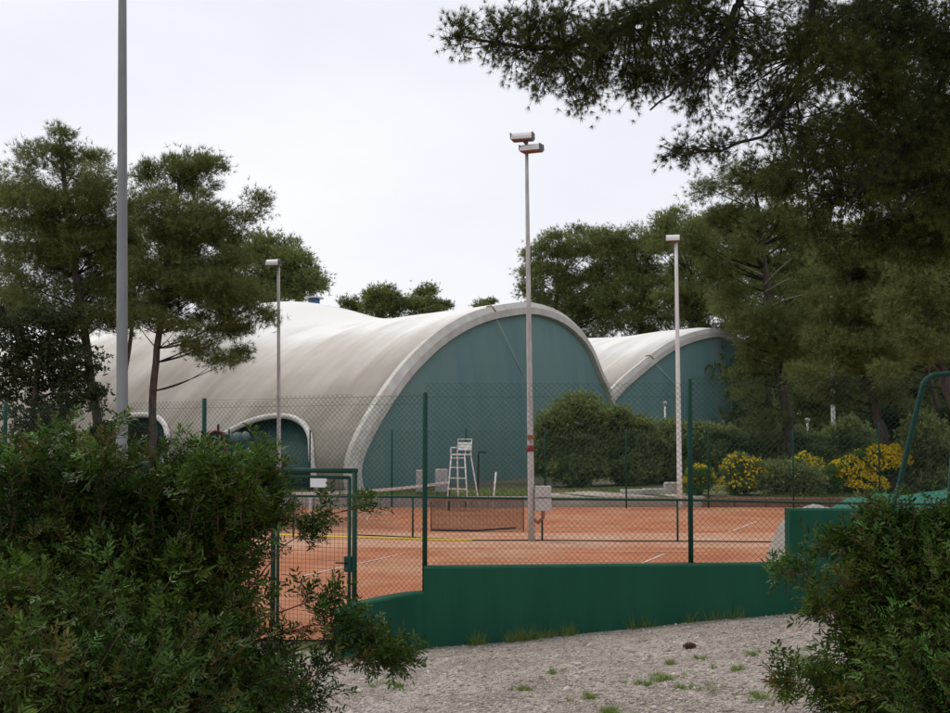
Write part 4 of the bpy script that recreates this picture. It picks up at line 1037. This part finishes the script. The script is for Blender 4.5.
OVER = near_pine('large dark pine whose branches hang over the top right of the photo', 9.0,
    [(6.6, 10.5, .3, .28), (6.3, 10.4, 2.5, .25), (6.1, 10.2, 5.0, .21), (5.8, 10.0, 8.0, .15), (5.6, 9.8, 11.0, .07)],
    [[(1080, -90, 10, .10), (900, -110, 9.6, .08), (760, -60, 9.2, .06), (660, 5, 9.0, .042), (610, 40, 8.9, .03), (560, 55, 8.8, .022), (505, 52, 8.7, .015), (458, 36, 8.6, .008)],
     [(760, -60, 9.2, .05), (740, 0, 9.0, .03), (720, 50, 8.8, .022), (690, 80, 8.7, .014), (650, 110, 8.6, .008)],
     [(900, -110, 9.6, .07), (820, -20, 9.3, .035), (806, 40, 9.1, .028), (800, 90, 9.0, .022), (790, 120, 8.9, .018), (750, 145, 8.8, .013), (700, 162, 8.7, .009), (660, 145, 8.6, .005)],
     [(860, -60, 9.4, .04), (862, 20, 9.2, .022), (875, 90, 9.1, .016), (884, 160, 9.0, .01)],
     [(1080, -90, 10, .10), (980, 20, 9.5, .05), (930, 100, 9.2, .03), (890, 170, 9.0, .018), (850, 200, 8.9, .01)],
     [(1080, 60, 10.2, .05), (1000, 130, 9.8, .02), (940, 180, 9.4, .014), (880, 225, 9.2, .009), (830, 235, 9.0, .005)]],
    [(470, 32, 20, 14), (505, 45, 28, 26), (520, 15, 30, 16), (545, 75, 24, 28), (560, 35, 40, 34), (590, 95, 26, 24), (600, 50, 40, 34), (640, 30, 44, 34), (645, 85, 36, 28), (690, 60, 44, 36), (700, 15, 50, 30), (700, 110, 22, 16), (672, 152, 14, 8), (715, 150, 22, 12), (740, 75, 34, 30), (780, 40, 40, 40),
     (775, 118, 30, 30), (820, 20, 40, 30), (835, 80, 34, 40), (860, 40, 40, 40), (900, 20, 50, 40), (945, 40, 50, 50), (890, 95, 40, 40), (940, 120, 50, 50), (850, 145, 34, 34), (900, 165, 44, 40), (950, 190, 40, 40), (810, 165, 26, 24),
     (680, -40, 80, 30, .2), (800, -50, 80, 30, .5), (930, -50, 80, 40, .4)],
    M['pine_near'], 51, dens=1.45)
r = np.random.default_rng(77); C = []; D = []  # unseen foliage above the view, added to shade the bushes and gravel
for (x, y, z, a, b) in ((3.5, 6, 9.2, 2.2, 1.0), (5.5, 9, 10.4, 2.2, 1.0), (2.5, 9.2, 10.4, 2.0, .8), (7.5, 5, 9.4, 2.2, 1.2), (4, 2, 8.6, 2.2, 1.0)):
    p = np.array((x, y, z)) + ell(r, 30, .1) * np.array((a, a, b)); t = (p[:, None] + r.normal(size=(30, 34, 3)) * .24).reshape(-1, 3)
    C.append(t); D.append(unit(r.normal(size=t.shape)))
C = np.concatenate(C); V, F = blades(C, np.concatenate(D), 7, .24, .022, .8, r)
np_mesh('unseen_shade_crown', V, F, M['pine_near'], OVER)
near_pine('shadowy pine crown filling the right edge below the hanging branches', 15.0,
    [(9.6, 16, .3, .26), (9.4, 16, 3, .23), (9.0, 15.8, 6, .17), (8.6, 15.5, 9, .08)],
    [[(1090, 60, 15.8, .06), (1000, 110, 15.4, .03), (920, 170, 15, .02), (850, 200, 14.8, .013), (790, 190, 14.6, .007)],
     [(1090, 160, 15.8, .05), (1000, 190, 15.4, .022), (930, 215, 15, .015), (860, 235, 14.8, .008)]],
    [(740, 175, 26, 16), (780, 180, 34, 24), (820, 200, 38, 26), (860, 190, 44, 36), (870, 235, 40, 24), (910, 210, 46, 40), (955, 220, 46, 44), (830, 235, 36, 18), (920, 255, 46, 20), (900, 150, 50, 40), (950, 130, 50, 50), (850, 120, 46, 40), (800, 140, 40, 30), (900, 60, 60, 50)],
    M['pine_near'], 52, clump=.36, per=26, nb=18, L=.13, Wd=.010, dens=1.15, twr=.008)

# ------------------------------------------------------------------ near lentisk bushes
def lentisk(label, base, lobes, Y, n_sh, seed, tips=.06, extra=(), shoots=()):
    r = np.random.default_rng(seed); random.seed(seed)
    base = np.array(base); root = thing('lentisk_bush', label, 'bush', base)
    st = MB(); ends = []
    ls = [(P(u, v, Y + dy), np.array((ru, max(ru, rv) * dpt, rv)) * (Y + dy) / 1000.0, wgt) for (u, v, ru, rv, dy, dpt, wgt) in lobes]
    tot = sum(w for _, _, w in ls); P0 = []; AX = []; LN = []
    for (c, rad3, wgt) in ls:
        k = int(n_sh * wgt / tot); d = ell(r, k, .15); p = c + d * rad3
        ax = unit(d * np.array((1, 1, .7)) + np.array((0, 0, .55)) + r.normal(size=d.shape) * .35)
        P0.append(p); AX.append(ax); LN.append(r.uniform(.10, .24, k))
    extra = list(extra) + [([(u0, v0, y), (u0 * .6 + u1 * .4 + 3, v0 * .5 + v1 * .5, y), (u1, v1 + 6, y + .03)], int(9 + (v0 - v1) * .11)) for (u0, v0, u1, v1, y) in shoots]
    for (pl, cnt) in extra:                                     # long sprays reaching out
        pts = np.array([P(*q) for q in pl]); tl = np.linspace(0, 1, len(pts))
        st.tube(list(pts), list(np.linspace(.0042, .0018, len(pts))), 5)
        t = r.uniform(.15, 1, cnt); p = np.stack([np.interp(t, tl, pts[:, i]) for i in range(3)], -1)
        ax = unit(unit(pts[-1] - pts[0]) * .8 + r.normal(size=p.shape) * .6 + np.array((0, 0, .3)))
        P0.append(p + r.normal(size=p.shape) * .015); AX.append(ax); LN.append(r.uniform(.05, .13, cnt))
    n0 = sum(len(q_) for q_ in P0[:len(ls)])
    P0 = np.concatenate(P0); AX = np.concatenate(AX); LN = np.concatenate(LN); n = len(P0)
    for i in range(0, n0, 4):                                    # woody stems
        a = base + np.array((r.normal() * .12, r.normal() * .12, 0)); p = P0[i]; mid = a * .45 + p * .55 + np.array((0, 0, .15)) + r.normal(size=3) * .08
        st.tube([a * (1 - t) ** 2 + mid * 2 * t * (1 - t) + p * t * t for t in np.linspace(0.62, 1, 6)], list(np.linspace(.006, .0024, 6)), 4, cap=False)
    for i in range(n): st.tube([P0[i], P0[i] + AX[i] * LN[i]], .0022, 3, cap=False)
    st.build('stems', M['red_twig'], root)
    # pinnate leaves along each shoot
    NL = 8; NP = 4
    t = np.linspace(.1, 1, NL)[None, :, None]
    s1 = unit(np.cross(AX, r.normal(size=AX.shape))); s2 = np.cross(AX, s1)
    ang = (np.arange(NL) * 2.4)[None, :, None] + r.uniform(0, 6, (n, 1, 1))
    lb = P0[:, None] + AX[:, None] * LN[:, None, None] * t
    ld = unit(s1[:, None] * np.cos(ang) + s2[:, None] * np.sin(ang) + AX[:, None] * (.45 + .9 * t) + r.normal(size=(n, NL, 3)) * .15)
    SC = r.uniform(.75, 1.45, (n, 1, 1)); ll = r.uniform(.040, .075, (n, NL, 1)) * SC; up = unit(AX[:, None] + np.array((0, 0, .8)) + r.normal(size=(n, NL, 3)) * .3)
    sd_ = unit(np.cross(ld, up)); up = np.cross(sd_, ld)
    q = np.linspace(.3, 1, NP)[None, None, :, None]; VV = []
    for sg in (-1, 1):
        o = lb[:, :, None] + ld[:, :, None] * ll[:, :, None] * q
        d = unit(sd_[:, :, None] * sg + ld[:, :, None] * (.55 + .5 * q) + r.normal(size=(n, NL, NP, 3)) * .25)
        lf_l = r.uniform(.016, .034, (n, NL, NP, 1)) * SC[:, :, None]; w_ = unit(np.cross(d, up[:, :, None])) * lf_l * .15
        h_ = np.cross(w_, d); fold = up[:, :, None] * lf_l * .05
        VV.append(np.stack([o, o + d * lf_l * .35 + w_ + fold, o + d * lf_l * .75 + w_ * .8 + fold, o + d * lf_l, o + d * lf_l * .75 - w_ * .8 + fold, o + d * lf_l * .35 - w_ + fold], 3))
    V = np.stack(VV, 3)                                          # n, NL, NP, side, vertex, xyz
    V = V.reshape(n, -1, 6, 3)
    tipmask = r.uniform(0, 1, n) < tips
    fr_m = (r.uniform(0, 1, n) < .07) & ~tipmask
    for nm, mk, mm in (('leaves', ~tipmask & ~fr_m, M['lentisk']), ('young_leaves', tipmask, M['tip']), ('fresh_leaves', fr_m, M['fresh'])):
        vv = V[mk].reshape(-1, 3)
        if len(vv) == 0: continue
        b = np.arange(len(vv) // 6) * 6
        F = np.concatenate([np.stack([b, b + 1, b + 2, b + 3], -1), np.stack([b, b + 3, b + 4, b + 5], -1)])
        np_mesh(nm, vv, F, mm, root)
    return root
lentisk('big dark glossy bush filling the lower left before the gate', (-1.55, 4.3, .55),
        [(40, 585, 80, 42, .5, 1, 1.2), (130, 580, 70, 40, .4, 1, 1.1), (185, 575, 44, 38, .3, 1, .7), (30, 635, 110, 55, .0, 1, 1.5), (125, 630, 90, 55, .0, 1, 1.4), (190, 628, 50, 42, .1, 1, .75), (40, 697, 110, 55, -.5, 1, 1.3), (140, 697, 90, 48, -.4, 1, 1.2), (215, 698, 56, 34, -.1, 1, .9),
         (8, 552, 40, 20, .45, 1, .3), (70, 545, 30, 22, .45, 1, .28), (118, 532, 22, 24, .4, 1, .24), (160, 556, 26, 18, .4, 1, .22), (196, 540, 24, 24, .35, 1, .24), (240, 540, 18, 20, .3, 1, .16), (30, 562, 60, 22, .25, 1, .35), (110, 560, 60, 22, .25, 1, .35), (185, 562, 46, 22, .2, 1, .28), (280, 712, 32, 9, .2, 1, .25), (-90, 635, 100, 90, .2, 1, .7)], 4.4, 3300, 61,
        shoots=[(u_, 545 - 20 * ((i_ * 7) % 5) / 5, u_ + 14 * math.sin(i_ * 2.3), 448 + 30 * ((i_ * 37) % 11) / 11 + (26 if 132 < u_ < 178 else 16 if 198 < u_ < 232 else 0) + 13 * math.sin(u_ * .11) + 6 * math.sin(u_ * .31), 4.7 + .25 * math.sin(i_ * 1.7)) for i_, u_ in enumerate(range(-14, 272, 8))],
        extra=[([(250, 560, 4.6), (285, 520, 4.7), (330, 514, 4.75), (362, 508, 4.8)], 12), ([(240, 600, 4.5), (285, 545, 4.6), (300, 535, 4.65), (312, 548, 4.7)], 8), ([(260, 620, 4.5), (300, 605, 4.6), (315, 600, 4.65), (328, 590, 4.7)], 9), ([(270, 660, 4.4), (330, 640, 4.6), (368, 652, 4.7), (400, 662, 4.8)], 26), ([(280, 690, 4.3), (340, 665, 4.5), (375, 658, 4.6), (394, 668, 4.7)], 26),
               ([(260, 640, 4.5), (315, 625, 4.6), (345, 628, 4.65), (360, 640, 4.7)], 22), ([(120, 500, 4.9), (105, 465, 4.95), (60, 445, 5)], 14), ([(250, 520, 4.7), (262, 480, 4.75), (285, 466, 4.8)], 10), ([(40, 500, 4.9), (30, 470, 4.9), (22, 452, 4.95)], 10), ([(190, 500, 4.8), (188, 470, 4.85), (196, 452, 4.9)], 12)])
lentisk('dark glossy bush at the lower right in front of the high wall', (2.05, 4.5, .5),
        [(950, 575, 32, 20, .3, 1, .7), (925, 608, 32, 24, .2, 1, .65), (975, 630, 60, 52, .0, 1, 1.3), (928, 665, 42, 36, .0, 1, .95), (965, 708, 76, 42, -.3, 1, 1.2), (885, 712, 40, 14, .0, 1, .45), (905, 575, 26, 16, .2, 1, .35), (895, 640, 34, 30, .1, 1, .6), (1030, 615, 70, 80, .2, 1, .9), (965, 552, 20, 8, .3, 1, .25)], 4.5, 2300, 62, tips=.10,
        shoots=[(u_, 575, u_ + 12 * math.sin(i_ * 1.9), 512 + 30 * ((i_ * 5) % 7) / 7 + max(0, 900 - u_) * .5, 4.75) for i_, u_ in enumerate(range(870, 965, 9))],
        extra=[([(880, 620, 4.5), (845, 585, 4.6), (815, 580, 4.7), (790, 572, 4.75)], 20), ([(890, 580, 4.6), (865, 545, 4.7), (848, 548, 4.75), (832, 552, 4.8)], 24), ([(870, 690, 4.4), (830, 680, 4.5), (800, 685, 4.55), (785, 682, 4.6)], 24), ([(900, 560, 4.6), (890, 525, 4.7), (880, 515, 4.75)], 18), ([(880, 640, 4.5), (840, 610, 4.6), (815, 612, 4.65)], 18)])

# ------------------------------------------------------------------ gravel stones, weeds, cone
def stones(n, seed):
    r = np.random.default_rng(seed)
    Y = 5.2 + 7.0 * r.uniform(0, 1, n) ** 1.15; X = r.uniform(-.16, .40, n) * Y
    s = np.exp(r.normal(size=n) * .40) * .0088; s[r.uniform(0, 1, n) < .006] *= 2.6
    Z = gz(X, Y) + s * .1
    oct_ = np.array([(1, 0, 0), (-1, 0, 0), (0, 1, 0), (0, -1, 0), (0, 0, 1), (0, 0, -1)], float)
    fo = np.array([(0, 2, 4), (2, 1, 4), (1, 3, 4), (3, 0, 4), (2, 0, 5), (1, 2, 5), (3, 1, 5), (0, 3, 5)])
    j = oct_[None] * (1 + r.normal(size=(n, 6, 1)) * .22) + r.normal(size=(n, 6, 3)) * .12
    j *= s[:, None, None] * np.stack([r.uniform(.8, 1.5, n), r.uniform(.8, 1.5, n), r.uniform(.5, .85, n)], -1)[:, None]
    a = r.uniform(0, 6.28, n); ca, sa = np.cos(a)[:, None], np.sin(a)[:, None]
    x = j[..., 0] * ca - j[..., 1] * sa; y = j[..., 0] * sa + j[..., 1] * ca
    V = np.stack([x + X[:, None], y + Y[:, None], j[..., 2] + Z[:, None]], -1).reshape(-1, 3)
    F = (fo[None] + (np.arange(n) * 6)[:, None, None]).reshape(-1, 3)
    return tag(np_mesh('loose_stones', V, F, M['stone']), 'loose pale stones strewn over the gravel yard', 'stones', kind='stuff')
stones(36000, 5)
def weeds(name, label, spots, seed, L, m, dens):
    r = np.random.default_rng(seed); C = []
    for (u, v, ru, rv) in spots:
        n = int(dens * ru); ks = max(3, int(ru * .5)); cu = u + r.normal(size=ks) * ru * .62; cv = v + r.normal(size=ks) * rv * .75; kk = (ks * r.uniform(0, 1, n) ** 1.8).astype(int)
        uu = cu[kk] + r.normal(size=n) * ru * .13; vv = cv[kk] + r.normal(size=n) * rv * .22
        for a, b in zip(uu, vv):
            p = G(a, b, .25)
            for _ in range(4): p = G(a, b, float(gz(p[0], min(p[1], 12.15))))
            if p[1] > 12.15: p = P(a, 444, 12.12); p[2] = float(gz(p[0], 12.12))
            C.append(p)
    C = np.array(C) - np.array((0, 0, .01)); C[:, 2] -= r.uniform(0, L * .55, len(C))
    V, F = blades(C, np.tile(np.array((0, 0, 1.0)), (len(C), 1)), 5, L, .006, .5, r)
    return tag(np_mesh(name, V, F, m), label, 'grass', kind='stuff')
weeds('grass', 'short grass tufts growing in the gravel yard', [(665, 680, 22, 3), (735, 668, 12, 2.5), (805, 657, 28, 4), (825, 668, 18, 4), (700, 690, 16, 3), (390, 686, 18, 2), (760, 697, 24, 4), (640, 684, 14, 2), (590, 700, 14, 2), (670, 664, 8, 1.5), (755, 655, 10, 2), (520, 690, 10, 2), (560, 672, 8, 1.5), (705, 660, 7, 1), (800, 690, 22, 5), (620, 712, 20, 3)], 7, .075, M['grass'], 9)
weeds('tall_grass', 'taller weeds growing along the foot of the green wall', [(540, 634, 22, 3), (556, 632, 12, 2), (520, 638, 16, 2), (570, 630, 10, 2), (695, 619, 8, 1.5), (735, 615, 12, 2), (640, 624, 14, 1.5), (480, 643, 16, 1.5), (720, 617, 12, 1.5), (310, 656, 16, 4)], 8, .24, M['grass'], 3.4)
r = np.random.default_rng(15); n = 2600
Y = 5.4 + 6.7 * r.uniform(0, 1, n); X = r.uniform(-.15, .40, n) * Y; k_ = np.sin(X * 1.7 + 2) + np.sin(Y * 2.3 + X) + r.normal(size=n) * .6 > .1
C = np.stack([X, Y, gz(X, Y) + .012], -1)[k_]; D = r.normal(size=C.shape); D[:, 2] *= .06
V, F = blades(C, unit(D), 2, .075, .0035, .15, r)
tag(np_mesh('fallen_needles', V, F, M['cone']), 'brown fallen pine needles littering the gravel yard', 'litter', kind='stuff')
bank = np.random.default_rng(3)
X = bank.uniform(xat(-40, 40), xat(1000, 42), 9000); Y = BANK + .1 + 5.5 * bank.uniform(0, 1, 9000) ** 1.5
keep = ~((X > xat(546, 39)) & (X < xat(702, 39)) & (Y < 41.2)) & ((np.sin(X * 1.1) + np.sin(X * .37 + Y) + bank.normal(size=9000) * .7) > -.5)
C = np.stack([X, Y, land(X, Y)], -1)[keep]
V, F = blades(C, np.tile(np.array((0, 0, 1.0)), (len(C), 1)), 5, .16, .022, .6, bank)
tag(np_mesh('bank_grass', V, F, M['grass']), 'rough grass on the bank between the clay and the hall', 'grass', kind='stuff')
cp = G(690, 649, .3)
for _ in range(4): cp = G(690, 649, float(gz(cp[0], cp[1])))
cm = MB()
for k in range(7):
    q = k / 6; rr_ = .045 * math.sin(math.pi * (.15 + .8 * q)); cm.tube([(cp[0] - .07 + .14 * q, cp[1] + .02 * q, cp[2] + .03), (cp[0] - .055 + .14 * q, cp[1] + .02 * q, cp[2] + .03)], [rr_, rr_ * .75], 8)
tag(cm.build('pine_cone', M['cone'], loc=cp), 'dark brown pine cone lying on the gravel', 'pine cone')
